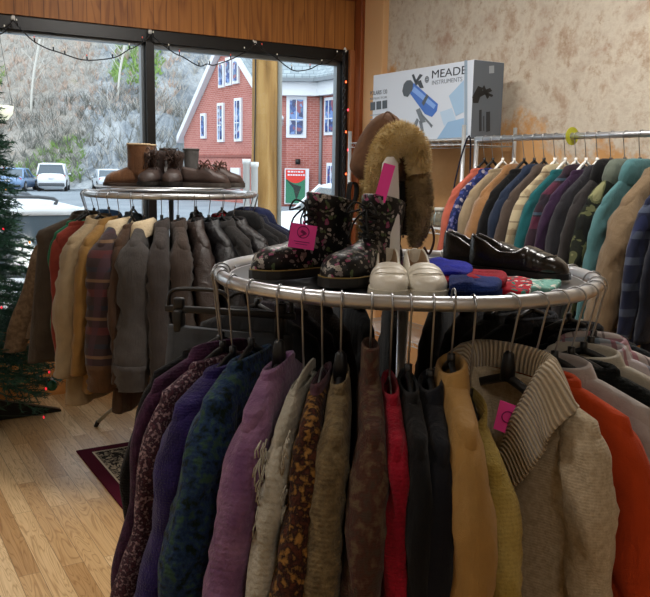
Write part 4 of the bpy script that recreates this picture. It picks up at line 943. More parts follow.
def lace_boot(label, group, T, yaw, L, Wd, top, m_up, m_sole, m_lace, loop=True, stitch=True, ny=7, wild=0, sd=0):
    rnd = random.Random(sd); p = at2(T, yaw, L); R_ = empty('boot', p, yaw, label, 'boot', group)
    ht = [(0, .05), (.08, .075), (.25, .085), (.42, .085), (.55, .07), (.7, .058), (.85, .052), (.95, .036), (1, .008)]
    bm = shoe_upper(L, Wd, ht, None, 0, z0=.024)
    def cen(z): return L*(.235+.02*(z < .1)-.03*max(0, (z-.1)/.1)*.3)
    loops = []
    for z, rx, ry in ((.03, .30, .33), (.06, .265, .34), (.085, .235, .345), (.11, .215, .36), (.14, .215, .40), (top-.02, .228, .43), (top, .23, .435), (top+.003, .215, .40), (top-.01, .205, .37), (.12, .18, .31)):
        loops.append([(cen(z)+rx*L*math.cos(a)-(.012 if math.cos(a) < -.3 else 0)*(z > .1)*0, ry*Wd*math.sin(a), z+(.012*math.cos(a) if z > top-.03 else 0)) for a in [2*PI*k/24 for k in range(24)]])
    loft(bm, loops, True, True, True); build('upper', bm, m_up, R_)
    bm = shoe_sole(L, Wd, .026, .012); build('sole', bm, m_sole, R_, False)
    if stitch:
        wt = [(0, .16), (.03, .26), (.1, .345), (.25, .35), (.45, .36), (.68, .47), (.82, .475), (.92, .385), (.975, .22), (1, .08)]
        pts = [(i/24*L, lerp_tab(wt, i/24)*Wd*1.05, .0275) for i in range(25)]+[(i/24*L, -lerp_tab(wt, i/24)*Wd*1.05, .0275) for i in range(24, -1, -1)]
        bm = NB(); tube(bm, pts, .0014, 5, closed=True); build('welt_stitching', bm, YST, R_)
    def fr(z):   # front line of the shaft / vamp
        if z > .1: return Vector((cen(z)+.222*L+.004, 0, z))
        f = (.1-z)/.04; return Vector((L*(.46+.10*f), 0, z+.008))
    bm = NB(); zs = [.078+(top-.095)*i/(ny-1) for i in range(ny)]
    for i, z in enumerate(zs):
        c_ = fr(z); hw = .022
        for s_ in (1, -1):
            z2 = zs[min(i+1, ny-1)]; d_ = fr(z2)
            tube(bm, [c_+Vector((-.008, s_*hw, 0)), (c_+d_)*.5+Vector((.006, 0, 0)), d_+Vector((-.008, -s_*hw, 0))], .0026, 5)
    c_ = fr(zs[-1])
    for s_ in (1, -1):
        tube(bm, crom([c_, c_+Vector((.02, s_*.022, .012+.02*wild)), c_+Vector((.024, s_*.04, -.012)), c_+Vector((.012, s_*.012, -.004))], 4), .0024, 5)
        tube(bm, crom([c_, c_+Vector((.028, s_*.016, -.03)), c_+Vector((.03, s_*.03, -.07))], 4), .0024, 5)
        for _ in range(int(wild*4)): tube(bm, crom([c_+Vector((0, 0, rnd.uniform(-.05, .02))), c_+Vector((rnd.uniform(.02, .04), s_*rnd.uniform(.01, .05), rnd.uniform(-.02, .05))), c_+Vector((rnd.uniform(.0, .04), s_*rnd.uniform(.0, .05), rnd.uniform(-.07, .0)))], 4), .003, 5)
    build('laces', bm, m_lace, R_)
    if loop:
        bm = NB(); x = cen(top)-.225*L
        pts = crom([(x+.006, 0, top-.03), (x-.012, 0, top+.0), (x-.012, 0, top+.03), (x+.004, 0, top+.036), (x+.01, 0, top+.01), (x+.008, 0, top-.02)], 4)
        loops = [[tuple(Vector(q)+Vector((0, y, 0))+Vector((dx, 0, 0))) for dx, y in ((-.001, -.009), (-.001, .009), (.001, .009), (.001, -.009))] for q in pts]
        loft(bm, loops, True, True, True); build('pull_loop', bm, LACEB, R_, False)
        bm = NB(); box(bm, (x-.0145, 0, top+.015), (.002, .004, .03)); build('loop_stripe', bm, YST, R_, False)
    for i, z in enumerate(zs[1:]):
        for s_ in (1, -1):
            q = fr(z)+Vector((-.008, s_*.025, .003)); bm = NB(); bmesh.ops.create_uvsphere(bm, u_segments=8, v_segments=5, radius=.0038, matrix=Matrix.Translation(q)); build('eyelet', bm, plain('eyelet', '#55504a', .3, .8), R_)
    return R_
ZF = 1.3225
lace_boot('black floral lace up boot with a pink price tag, pointing left', 'black floral lace boots', PZ(252, 281.5, ZF), math.atan2(-.56, -.83), .275, .103, .188, FLB2, SOLEB, LACEB, sd=1)
lace_boot('black floral lace up boot beside the white loafers', 'black floral lace boots', PZ(327, 290.5, ZF), math.atan2(-.80, -.60), .275, .103, .188, FLB2, SOLEB, LACEB, sd=2)
def loafer(name, label, cat, group, T, yaw, L, Wd, m_up, m_sole, m_in, hh=.06, strap=True):
    p = at2(T, yaw, L); R_ = empty(name, p, yaw, label, cat, group)
    ht = [(0, hh*1.0), (.04, hh*1.28), (.15, hh*1.12), (.35, hh*.7), (.48, hh*.72), (.58, hh*.8), (.75, hh*.62), (.88, hh*.5), (.96, hh*.34), (1, .008)]
    op = [(0, 0), (.02, .0), (.05, 1), (.46, 1), (.52, .75), (.57, 0), (1, 0)]
    bm = shoe_upper(L, Wd, ht, op, .03, z0=.014, NS=48); u_ = build('upper', bm, [m_up, m_in], R_); sd = u_.modifiers.new('s', 'SUBSURF'); sd.levels = sd.render_levels = 1
    bm = shoe_sole(L, Wd, .018, .006); box(bm, (L*.15, 0, .005), (L*.27, Wd*.62, .012), bevel=.004); build('sole', bm, m_sole, R_, False)
    bm = NB(); pts = [(L*(.06+.5*i/12), lerp_tab([(0, .2), (.3, .27), (1, .26)], i/12)*Wd) for i in range(13)]
    loft(bm, [[(x, y, .0315), (x, -y, .0315), (x, -y, .0335), (x, y, .0335)] for x, y in pts], True, True, True); build('insole', bm, m_in, R_)
    if strap:
        bm = NB(); s_ = .68; loops = []
        for ds, e in ((-.045, 1.0), (-.04, 1.018), (.04, 1.018), (.045, 1.0)):
            s2 = s_+ds; hw = lerp_tab([(0, .14), (.03, .24), (.1, .335), (.25, .35), (.45, .37), (.68, .47), (.82, .47)], s2)*Wd*e; h = lerp_tab(ht, s2)*e
            loops.append([(s2*L, hw*sgn(math.cos(r), .75), .014+h*math.sin(r)**.62) for r in [PI*(.04+.92*k/20) for k in range(21)]])
        loft(bm, loops, False); build('strap', bm, m_up, R_)
        bm = NB(); s2 = .80; hw = .44*Wd; h = lerp_tab(ht, .78)
        tube(bm, [(L*(.62+.24*math.sin(r)**.6), Wd*.42*math.cos(r), .015+lerp_tab(ht, .62+.24*math.sin(r)**.6)*(1-abs(math.cos(r))**3.2)**.35+.001) for r in [PI*(.08+.84*k/18) for k in range(19)]], .0016, 5); build('apron_seam', bm, m_up, R_)
    return R_
WL = leather('#d9d3c4', .35, .12); BLK = leather('#1f1b18', .22, .12); INS = plain('insole_tan', '#a58a6c', .8)
loafer('white_loafer', 'cream white loafer standing left of its pair in front of the fur hat', 'shoe', 'white loafers', Vector((.130, 1.575, ZF)), -PI/2-.04, .235, .088, WL, plain('sole_cream', '#c9c2b0', .6), INS, .066)
loafer('white_loafer', 'cream white loafer standing right of its pair, next to the blue knit', 'shoe', 'white loafers', Vector((.212, 1.575, ZF)), -PI/2+.05, .235, .088, WL, plain('sole_cream', '#c9c2b0', .6), INS, .066)
loafer('black_loafer', 'shiny black loafer nearest the ring at the right of the front rack', 'shoe', 'black loafers', Vector((.572, 1.868, ZF+.004)), math.atan2(-.16, .19), .262, .094, BLK, plain('sole_black', '#0c0b0b', .5), plain('insole_dark', '#1a1614', .7), .08)
loafer('black_loafer', 'shiny black loafer standing behind its pair on the front rack', 'shoe', 'black loafers', Vector((.535, 1.978, ZF+.004)), math.atan2(-.13, .2), .262, .094, BLK, plain('sole_black', '#0c0b0b', .5), plain('insole_dark', '#1a1614', .7), .08)
# pink tag on the left floral boot
def tagcard(label, c, yaw, w, h, tilt=.0, ring=True):
    R_ = empty('price_tag', c, yaw, label, 'price tag'); rt_ = Matrix.Rotation(tilt, 4, 'Y')
    bm = NB(); box(bm, (0, 0, 0), (w, .0015, h), rt_); build('card', bm, TAGPINK, R_, False)
    if ring:
        ink = plain('tag_ink', '#8c1560', .7); bm = NB(); q = rt_ @ Vector((0, -.0016, h*.18))
        tube(bm, [q+Vector((h*.24*math.cos(a), 0, h*.24*math.sin(a))) for a in [2*PI*k/20 for k in range(20)]], .0008, 4, closed=True)
        box(bm, q, (h*.2, .0008, h*.12), Matrix.Rotation(.6, 4, 'Y')); box(bm, q+Vector((0, 0, -.006)), (h*.3, .0008, h*.05), Matrix.Rotation(-.4, 4, 'Y'))
        box(bm, rt_ @ Vector((0, -.0014, -h*.22)), (w*.6, .0008, h*.025), rt_); box(bm, rt_ @ Vector((0, -.0014, -h*.32)), (w*.45, .0008, h*.02), rt_); build('printed_emblem', bm, ink, R_, False)
        bm = NB(); tube(bm, crom([(0, 0, h*.45), (.004, .006, h*.6), (0, .014, h*.62)], 4), .0008, 5); build('string', bm, TAGPINK, R_)
    return R_
tagcard('pink price tag tied to the laces of the left floral boot', P(302.5, 236.5, 1.765), .1, .058, .054, rd(8))
# ---- fur hat on a white stand
hp = Vector((.148, 1.93, ZF)); st_ = empty('hat_stand', Vector((.142, 1.835, ZF)), 0, 'white tapered stand holding up the brown fur hat', 'stand')
bm = NB(); lathe(bm, [(.036, 0), (.036, .01), (.030, .03), (.027, .12), (.023, .2), (.018, .27), (.008, .285)], n=20, cap0=True, cap1=True, sy=.7); build('cone', bm, WHITEP, st_)
HAT = empty('fur_hat', hp+Vector((0, 0, .0)), 0, 'brown trapper hat with thick tan fur trim and hanging ear flaps', 'hat')
b = MB('hat_suede', .9); b.color(b.ramp(b.noise(30, 4), [(.3, '#5d4230'), (.7, '#7d5b42')])); b.bump(b.noise(120, 3), .4, .004); HSU = b.m
b = MB('fur', .9, 0, .15); b.color(b.ramp(b.noise(26, 5), [(.3, '#b59a62'), (.5, '#d9c28c'), (.7, '#ecdcae')])); b.sheen(.5); FUR = b.m
b = MB('fur_grey', .9, 0, .15); b.color(b.ramp(b.noise(26, 5), [(.3, '#6e5f48'), (.7, '#a8926a')])); FURG = b.m
rnd = random.Random(11)
def fur(bm, n, L, w=.0011):
    bm.faces.ensure_lookup_table(); bm.normal_update(); fs = bm.faces[:]; ar = [f.calc_area() for f in fs]
    pick = rnd.choices(fs, ar, k=n); c0 = sum((v.co for v in bm.verts), Vector())/len(bm.verts)
    data = []
    for f in pick:
        vs = [v.co for v in f.verts]; a, b_ = rnd.random(), rnd.random()
        p = vs[0].lerp(vs[1], a).lerp(vs[-1].lerp(vs[2 % len(vs)], a), b_) if len(vs) == 4 else f.calc_center_median()
        data.append((p, f.normal.copy()))
    for p, nn in data:
        d = (nn+Vector((rnd.uniform(-.6, .6), rnd.uniform(-.6, .6), rnd.uniform(-.75, .35)))).normalized()*L*rnd.uniform(.6, 1.2)
        o_ = d.orthogonal().normalized()*w; q = d.cross(o_).normalized()*w
        b0 = [bm.verts.new(p-d*.1+o_), bm.verts.new(p-d*.1-o_*.5+q*.87), bm.verts.new(p-d*.1-o_*.5-q*.87)]; t_ = bm.verts.new(p+d)
        for i in range(3): bm.faces.new((b0[i], b0[(i+1) % 3], t_))
def furpart(name, bm, mat, n, L):
    bmesh.ops.recalc_face_normals(bm, faces=bm.faces[:]); fur(bm, n, L)
    me = D.meshes.new(name); bm.to_mesh(me); bm.free(); me.materials.append(mat); o_ = D.objects.new(name, me); COL.objects.link(o_); o_.parent = HAT; return o_
def hl(px, py, Y): return P(px, py, Y)-HAT.location
cc = hl(386, 166, 1.98); bm = NB(); bmesh.ops.create_uvsphere(bm, u_segments=28, v_segments=16, radius=1)
for v in bm.verts:
    x, y, z = v.co; pk = 1.0 if z < 0 else 1
    v.co = cc+Vector((x*.077*(1-.25*max(0, z)), y*.085*(1-.2*max(0, z)), z*(.128 if z > 0 else .05)))
    v.co += Vector((-.012*max(0, -x)*1, 0, 0))
bmesh.ops.delete(bm, geom=[v for v in bm.verts if v.co.z < cc.z-.04], context='VERTS')
cr = build('crown', bm, HSU, HAT); so = cr.modifiers.new('s', 'SOLIDIFY'); so.thickness = .004
for a_ in (-.55, .55):
    bm = NB(); tube(bm, [cc+Vector((.073*math.sin(a_)*math.cos(e)*(1-.25*math.sin(e)), -.086*math.cos(a_)*math.cos(e)*(1-.2*math.sin(e)), .129*math.sin(e))) for e in [PI/2*k/12 for k in range(13)]], .0018, 5); build('seam', bm, HSU, HAT)
bm = NB(); tube(bm, crom([hl(377, 200, 1.92), hl(379, 178, 1.90), hl(386, 151, 1.88), hl(400, 137, 1.87), hl(415, 147, 1.88), hl(419, 172, 1.89)], 5), [.013]+[.02+.013*math.sin(PI*(i+2)/29) for i in range(1, 25)]+[.024], 14); furpart('fur_brim', bm, FUR, 5200, .011)
bm = NB(); tube(bm, crom([hl(417, 168, 1.91), hl(420, 195, 1.92), hl(419, 220, 1.92), hl(415, 247, 1.91)], 5), [.022, .027, .031, .033, .034, .034, .034, .034, .033, .032, .03, .028, .025, .022, .018, .012], 12, flat=.8); furpart('ear_flap', bm, FURG, 2600, .01)
bm = NB(); tube(bm, crom([hl(366, 165, 1.97), hl(365, 195, 1.965), hl(362, 225, 1.96), hl(361, 252, 1.95)], 5), [.018, .02, .022, .023, .023, .023, .023, .023, .022, .022, .021, .02, .018, .016, .014, .01], 12, flat=.5); furpart('ear_flap', bm, FUR, 1800, .007)
bm = NB(); tube(bm, crom([hl(405, 165, 2.0), hl(404, 200, 2.0), hl(403, 235, 1.99)], 6), .026, 10, flat=.5); furpart('neck_flap', bm, plain('fur_dark', '#2b2218', .95), 900, .008)
bm = NB(); tube(bm, crom([hl(425, 238, 1.93), hl(431, 226, 1.93), hl(434, 240, 1.93), hl(429, 254, 1.93), hl(424, 247, 1.93)], 4), .0032, 6); build('strap', bm, plain('strap_brown', '#4a2f1e', .6), HAT)
R_ = tagcard('pink price tag hanging inside the fur hat on the stand', P(384.5, 183, 1.80), -.15, .026, .085, rd(14), False)
# ---- folded knits on the front shelf
def slab(bm, pts, h, z, rad=.008, seed=0):
    c_ = sum((Vector((x, y, 0)) for x, y in pts), Vector())/len(pts); n = len(pts); loops = []
    P2 = crom([Vector((x, y, 0)) for x, y in pts+pts[:1]], 6)[:-1]
    for dz, s_ in ((0, .94), (h*.25, 1), (h*.75, 1), (h*.97, .93), (h, .6), (h*.96, .2)):
        loops.append([(c_.x+(p.x-c_.x)*s_, c_.y+(p.y-c_.y)*s_, z+dz+(.004*noise.noise(Vector((p.x*25, p.y*25, seed)))+.003*math.sin(p.x*60+seed) if dz > 0 else 0)) for p in P2])
    loft(bm, loops, True, True, True)
KN = empty('folded_scarf', (.3, 1.72, ZF), 0, 'royal blue and red knit scarf folded beside the white loafers', 'scarf')
def kpart(nm, pxs, z, h, mat, par, sd):
    o0 = par.location; pts = [(lambda q: (q.x-o0.x, q.y-o0.y))(PZ(px, py, ZF+z)) for px, py in pxs]
    bm = NB(); slab(bm, pts, h, z+.0005, seed=sd); return build(nm, bm, mat, par)
KBL = knit('#182a66', '#24408c', 90, 20); KRB = knit('#1c22a8', '#2733c4', 90, 20); KRD = knit('#a01028', '#c01c38', 90, 20)
kpart('blue_fold', [(437, 299), (498, 298), (500, 286), (470, 282), (440, 286)], 0, .02, KBL, KN, 1)
kpart('red_fold', [(432, 287), (468, 286), (503, 287), (503, 279), (470, 274), (440, 270)], .021, .016, KRD, KN, 2)
kpart('navy_fold', [(450, 293), (496, 292), (498, 285), (470, 281), (450, 283)], .021, .017, KBL, KN, 3)
kpart('royal_fold', [(428, 277), (466, 277), (470, 268), (440, 262), (424, 268)], .034, .012, KRB, KN, 4)
KS = empty('patterned_scarf', (.42, 1.75, ZF), 0, 'red, teal and white patterned scarf lying under the black loafer toes', 'scarf')
PATM = floral('#b3162c', ['#e3e0d8', '#2f7d6e', '#c01f36', '#1f4a55'], 60, .9, .5)
kpart('red_end', [(498, 296), (528, 296), (530, 286), (504, 283)], 0, .015, PATM, KS, 5)
kpart('teal_end', [(527, 294), (552, 292), (560, 285), (532, 283)], 0, .012, floral('#7fb7ab', ['#dfe6e0', '#39786c', '#e9e3d8'], 60, .9, .5), KS, 6)
# ---- shoes on the back rack
ZB = 1.4685
SHEEP = cloth('#7d5230', .12, sheen=.5); BSUE = cloth('#4a3a33', .15); GSU = cloth('#6d6a68', .12)
def pull_boot(label, group, T, yaw, L, Wd, top, mat, lining):
    p = at2(T, yaw, L); R_ = empty('boot', p, yaw, label, 'boot', group)
    ht = [(0, .06), (.1, .08), (.3, .09), (.5, .085), (.65, .07), (.8, .06), (.93, .042), (1, .01)]
    bm = shoe_upper(L, Wd, ht, None, 0, z0=.014)
    loops = [[(L*.26+rx*L*math.cos(a), ry*Wd*math.sin(a), z) for a in [2*PI*k/24 for k in range(24)]] for z, rx, ry in ((.03, .28, .36), (.08, .25, .37), (.13, .235, .42), (top-.02, .24, .46), (top, .24, .46), (top+.003, .215, .41), (.1, .19, .34))]
    loft(bm, loops, True, True, True); build('upper', bm, mat, R_)
    bm = shoe_sole(L, Wd, .016); build('sole', bm, plain('sole_brown', '#3a2a1e', .7), R_, False)
    bm = NB(); tube(bm, [(L*.26+.232*L*math.cos(a), .445*Wd*math.sin(a), top+.002) for a in [2*PI*k/24 for k in range(24)]], .006, 6, closed=True); build('fleece_edge', bm, lining, R_)
    return R_
ZT2 = ZB
def TB(px, Y): return Vector(((px-325)/800*Y*1.0+.0, Y, ZB))
pull_boot('tan sheepskin boot at the left end of the back rack, in front', 'tan sheepskin boots', TB(104, 4.27), PI+.06, .25, .1, .215, SHEEP, plain('sheep_cream', '#c8b08e', .95))
pull_boot('tan sheepskin boot standing behind its pair on the back rack', 'tan sheepskin boots', TB(112, 4.42), PI-.03, .25, .1, .215, SHEEP, plain('sheep_cream', '#c8b08e', .95))
BBR = leather('#382b26', .5, .3)
for px, d_, lb in ((144, -PI/2-.12, 'left'), (170, -PI/2+.06, 'right')):
    lace_boot(f'dark brown lace up boot facing forward on the back rack, {lb} of its pair', 'dark brown lace boots', TB(px, 4.135), d_, .26, .112, .175, BBR, SOLEB, plain('lace_brown', '#3a2820', .8), False, False, 6, 1.6, px)
for px, lb in ((163, 'behind the dark brown pair'), (187, 'behind the low brown shoes')):
    pull_boot(f'grey suede boot standing {lb}', 'grey suede boots', TB(px, 4.43), -PI/2+.05, .24, .095, .20, GSU, GSU)
def low_shoe(label, T, yaw):
    L = .265; Wd = .1; p = at2(T, yaw, L); R_ = empty('lace_shoe', p, yaw, label, 'shoe', 'low brown lace shoes')
    ht = [(0, .07), (.05, .095), (.2, .088), (.35, .082), (.5, .09), (.6, .078), (.75, .058), (.9, .046), (1, .01)]
    op = [(0, 0), (.03, 0), (.07, 1), (.34, 1), (.4, .5), (.44, 0), (1, 0)]
    bm = shoe_upper(L, Wd, ht, op, .04, z0=.02); build('upper', bm, [leather('#40302a', .5, .3), plain('lining_dark', '#2a1d18', .9)], R_)
    bm = shoe_sole(L, Wd, .024); build('sole', bm, plain('sole_grey', '#4a423c', .7), R_, False)
    bm = NB(); rn = random.Random(int(T.x*999))
    for i in range(5):
        x = L*(.44+.06*i); z = .02+lerp_tab(ht, x/L); tube(bm, [(x, -.026, z-.012), (x+.004, 0, z+.004), (x, .026, z-.012)], .0035, 5)
    for _ in range(7): q = Vector((L*.44, 0, .105)); tube(bm, crom([q, q+Vector((rn.uniform(-.02, .06), rn.uniform(-.04, .04), rn.uniform(0, .04))), q+Vector((rn.uniform(0, .08), rn.uniform(-.05, .05), rn.uniform(-.03, .01)))], 4), .0032, 5)
    build('laces', bm, plain('lace_brown2', '#5a3a30', .8), R_)
    bm = NB(); tube(bm, crom([(L*.40, -.024, .1), (L*.36, 0, .118), (L*.40, .024, .1)], 4), .006, 6); build('tongue', bm, leather('#40302a', .5, .3), R_)
low_shoe('low brown lace up shoe in front at the right of the back rack', TB(229, 4.24), .05-.2)
low_shoe('low brown lace up shoe behind its pair at the right end of the back rack', TB(243, 4.40), -.08)
# ================================================================ WIRE SHELF, BOX, JARS
ST0, ST1, SF, SB = .594, 1.84, -.46, -.05
WS = empty('wire_shelf', W((SF+SB)/2, (ST0+ST1)/2, 0), A31, 'chrome wire shelving unit in the corner, carrying a telescope box', 'shelf'); hs, ht_ = (SB-SF)/2, (ST1-ST0)/2
for x in (-hs, hs):
    for y in (-ht_, ht_): bm = NB(); tube(bm, [(x, y, 0), (x, y, 1.845)], .0125, 10, ); build('post', bm, MB('shelf_grey', .35, .55).color('#c3c8cb').m if not D.materials.get('shelf_grey') else D.materials['shelf_grey'], WS)
SG = D.materials['shelf_grey']
for z in (.45, 1.215, 1.76):
    bm = NB()
    for x in (-hs, hs):
        for dz in (0, -.03): tube(bm, [(x, -ht_, z+dz), (x, ht_, z+dz)], .0035, 6)
        tube(bm, [(x, -ht_+2*ht_*i/40, z-(.03 if i % 2 else 0)) for i in range(41)], .0022, 4)
    for y in (-ht_, ht_):
        for dz in (0, -.03): tube(bm, [(-hs, y, z+dz), (hs, y, z+dz)], .0035, 6)
    for i in range(44): y = -ht_+2*ht_*(i+.5)/44; tube(bm, [(-hs, y, z+.003), (hs, y, z+.003)], .002, 4)
    build('shelf_grid', bm, SG, WS)
BX0, BX1, BS = .784, 1.832, -.40; BZ0, BZ1 = 1.769, 2.224
BXR = empty('telescope_box', W(BS+.12, (BX0+BX1)/2, BZ0), A31, 'large white and blue telescope carton on top of the wire shelf', 'box')
bl_ = BX1-BX0; BWH = plain('box_white', '#cfd9e6', .5); BGR = plain('box_grey', '#5d6670', .5)
bm = NB(); box(bm, (0, 0, (BZ1-BZ0)/2), (.24, bl_, BZ1-BZ0), bevel=.004)
for f in bm.faces:
    if f.normal.y < -.9: f.material_index = 1
build('carton', bm, [BWH, BGR], BXR, False)
inv = (Matrix.Translation(BXR.location) @ Matrix.Rotation(A31, 4, 'Z')).inverted()
def PSs(px, py, s):
    v = ray(px, py); o = Vector((0, 0, EYE)); k = (s-(o-K).dot(E1))/v.dot(E1); return o+v*k
def fpt(px, py, lift=.0008):
    q = inv @ PSs(px, py, BS); q.x = -.12-lift; return q
def ept(px, py, lift=.0008):
    q = inv @ PT(px, py, BX1); q.y = -bl_/2-lift; return q
def art(nm, pts, col, f=fpt, lift=.0008, par=None, c_=None):
    bm = NB(); n = (-1, 0, 0) if f is fpt else (0, -1, 0); poly(bm, [f(x, y, lift) for x, y in pts], .0006, n); return build(nm, bm, plain(nm+col.strip('#'), col, .5), par or BXR, False)
art('printed_facet', [(449, 96), (464, 80), (464, 112), (456, 116)], '#9fc0de'); art('printed_facet', [(437, 139), (448, 122), (464, 118), (464, 137)], '#8fb4d8')
art('printed_facet', [(440, 112), (452, 108), (456, 120), (444, 126)], '#b3cde6', lift=.0004)
art('printed_edge', [(464.5, 60.5), (467.5, 60), (467.5, 135), (464.5, 136)], '#93a6b8')
tel = art('printed_telescope', [(409, 92), (414, 83), (438, 104), (437, 111), (432, 117), (425, 114)], '#3f6fc4')
art('tube_highlight', [(412, 91), (414.5, 86.5), (436, 105), (434, 109)], '#7ea6e6', lift=.0016, par=BXR)
art('tube_mouth', [(402.5, 91), (404, 84), (407, 80.5), (411, 80), (413.5, 83), (412.5, 90), (408, 97), (404, 96)], '#4b545c', lift=.0018)
art('tube_band', [(422, 103), (427, 94), (429, 96), (424, 106)], '#4b545c', lift=.0022)
for pts in ([(412, 75), (414, 74), (418, 84), (416, 86)], [(420, 74), (423, 75), (417, 83), (415, 82)], [(417, 82), (421, 80), (424, 88), (420, 88)]): art('finder_scope', pts, '#3d454d', lift=.0014)
for pts in ([(416, 110), (420, 108), (426, 122), (421, 123)], [(414, 124), (417, 118), (419, 120), (416, 130)], [(419, 121), (422, 120), (424, 131), (421, 131)], [(421, 115), (422.5, 114), (432, 124.5), (430.5, 126)], [(429.5, 125), (431, 123.5), (433, 125.5), (431.5, 128)]): art('mount', pts, '#6c7680', lift=.0012)
def ftext(s, px0, px1, py, cap, col, f=fpt):
    a = f(px0, py, .0008); c_ = f(px1, py, .0008); a_t = a.copy(); wd = (c_-a).length if f is fpt else abs(c_.x-a.x)
    bm = text_bm(s, 1, Matrix.Identity(4), .004); xs = [v.co.x for v in bm.verts]; ys = [v.co.y for v in bm.verts]; x0, x1 = min(xs), max(xs); y0 = min(ys); y1 = max(ys)
    hh_ = cap
    if f is fpt: mt = Matrix(((0, 0, -.15, a.x), (-(wd)/(x1-x0), 0, 0, a.y), (0, hh_/(y1-y0), 0, a.z), (0, 0, 0, 1)))
    mt = mt @ Matrix.Translation((-x0, -y0, 0)); bmesh.ops.transform(bm, matrix=mt, verts=bm.verts[:]); return build('lettering', bm, plain('ink'+col.strip('#'), col, .5), BXR, False)
def zf(px, py): return fpt(px, py).z
a = fpt(432, 78.5); ftext('MEADE', 432, 466, 78.5, .048, '#252c38'); ftext('INSTRUMENTS', 432, 462, 85, .026, '#7a8592')
bm = NB(); q = fpt(427, 79.5, .001)
for r in (.020, .0145): tube(bm, [q+Vector((0, r*math.cos(a), r*math.sin(a))) for a in [2*PI*k/24 for k in range(24)]], .0016, 4, closed=True)
for k in range(4): tube(bm, [q+Vector((0, -.009+.006*k, -.009)), q+Vector((0, .009*math.cos(k), .009))], .0014, 4)
build('logo', bm, plain('ink_logo', '#4a525c', .5), BXR)
ftext('POLARIS 130', 370.3, 387, 95.5, .028, '#3a424e'); ftext('REFLECTOR', 370.3, 387, 100, .014, '#6c7680')
for i in range(3): art('printed_icon', [(370.5+6*i, 102.5-.9*i), (375.3+6*i, 101.8-.9*i), (375.3+6*i, 110-.9*i), (370.5+6*i, 110.7-.9*i)], '#39424c')
for i in range(4): art('printed_line', [(370.3, 115+4.2*i), (384-2*(i % 2), 113.2+4.2*i), (384-2*(i % 2), 114.1+4.2*i), (370.3, 115.9+4.2*i)], '#98a4b0')
for pts in ([(472, 97), (478, 86), (483, 88), (478, 103), (473, 103)], [(478, 92), (490, 88), (492, 91), (480, 97)], [(484, 85), (489, 97), (487, 99), (482, 88)], [(486, 92), (493, 95), (492, 97), (485, 95)]): art('printed_telescope', pts, '#14171a', ept, .001)
art('printed_panel', [(486, 112), (490, 111.5), (490, 131), (486, 132)], '#2a2f35', ept); art('printed_line', [(479, 110), (481.5, 109.7), (481.5, 131), (479, 131.5)], '#2a2f35', ept); art('printed_line', [(483, 116), (484.2, 116), (484.2, 131), (483, 131)], '#3a4047', ept)
art('printed_label', [(489, 66), (494, 65.5), (494, 73), (489, 73.5)], '#9aa4ad', ept)
# glass jars on the middle shelf
g = MB('jar_glass', .08, 0, .5); g.color('#dfe6df'); g.b.inputs['Transmission Weight'].default_value = .85; g.b.inputs['IOR'].default_value = 1.4
for i in range(7):
    t = 1.10+.105*i; zt = 1.221
    R_ = empty('glass_jar', W(-.36, t, zt), 0, f'clear glass jar on the middle wire shelf, {["first","second","third","fourth","fifth","sixth","last"][i]} counting from the window corner', 'jar', 'glass jars on the wire shelf')
    bm = NB(); lathe(bm, [(.034, 0), (.04, .006), (.041, .06), (.032, .085), (.03, .1), (.027, .1), (.029, .085), (.037, .06), (.036, .012), (.02, .008)], n=16, cap0=True, cap1=True); build('jar_body', bm, g.m, R_)
    bm = NB(); lathe(bm, [(.032, .101), (.034, .104), (.034, .118), (.03, .122)], n=16, cap0=True, cap1=True); build('lid', bm, plain('lid_gold', '#b8a878', .4, .4) if i % 2 else plain('lid_white', '#d8d8d0', .5), R_)
bg = empty('handbag', W(-.60, 1.80, .0), A31, 'navy handbag hanging from the end of the straight rail', 'bag')
bg.location = W(-.52, 1.90, 1.07)
bm = NB(); loft(bm, [[(w*sgn(math.cos(2*PI*q/20), .6), d_*sgn(math.sin(2*PI*q/20), .6), z) for q in range(20)] for z, w, d_ in ((0, .07, .03), (.01, .085, .04), (.1, .085, .042), (.17, .08, .03), (.18, .07, .012))], True, True, True); build('pouch', bm, cloth('#171c34'), bg)
bm = NB(); tube(bm, crom([(-.06, 0, .17), (-.04, 0, .45), (0.05, 0, RZ_-1.07+.02), (.07, 0, .45), (.06, 0, .17)], 6), .005, 6); build('handle', bm, cloth('#171c34'), bg)
# ================================================================ RUG
b = MB('rug', 1, 0, .05); sp = b.n('ShaderNodeSeparateXYZ', i_Vector=b.co()); x, y = sp.outputs[0], sp.outputs[1]
dd = b.math('MINIMUM', b.math('MINIMUM', x, b.math('SUBTRACT', 1.5, x)), b.math('MINIMUM', b.math('MULTIPLY', y, -1.), b.math('ADD', y, 2.2)))
vv = b.voro(17, out=0); vc = b.voro(17, out=1); s2 = b.n('ShaderNodeSeparateColor'); b.set(s2, 'Color', vc)
mot = b.math('LESS_THAN', b.math('ABSOLUTE', b.math('SUBTRACT', b.noise(19, 3, dist=1.5), .5)), .055)
fieldc = b.ramp(b.noise(7, 3, dist=1.2), [(.36, '#4e1f2c'), (.44, '#8a4a50'), (.5, '#b8aa98'), (.58, '#a99a88'), (.64, '#5b2430')], True)
fieldc = b.mix(mot, fieldc, '#2a1a1c')
bord = b.mix(b.math('MULTIPLY', mot, 1.), b.ramp(b.noise(24, 2), [(.4, '#b3a68f'), (.6, '#8b8070')]), '#2b2723')
m1 = b.math('GREATER_THAN', dd, .20); m2 = b.math('GREATER_THAN', dd, .075)
c = b.mix(m2, '#4c1626', b.mix(m1, bord, fieldc))
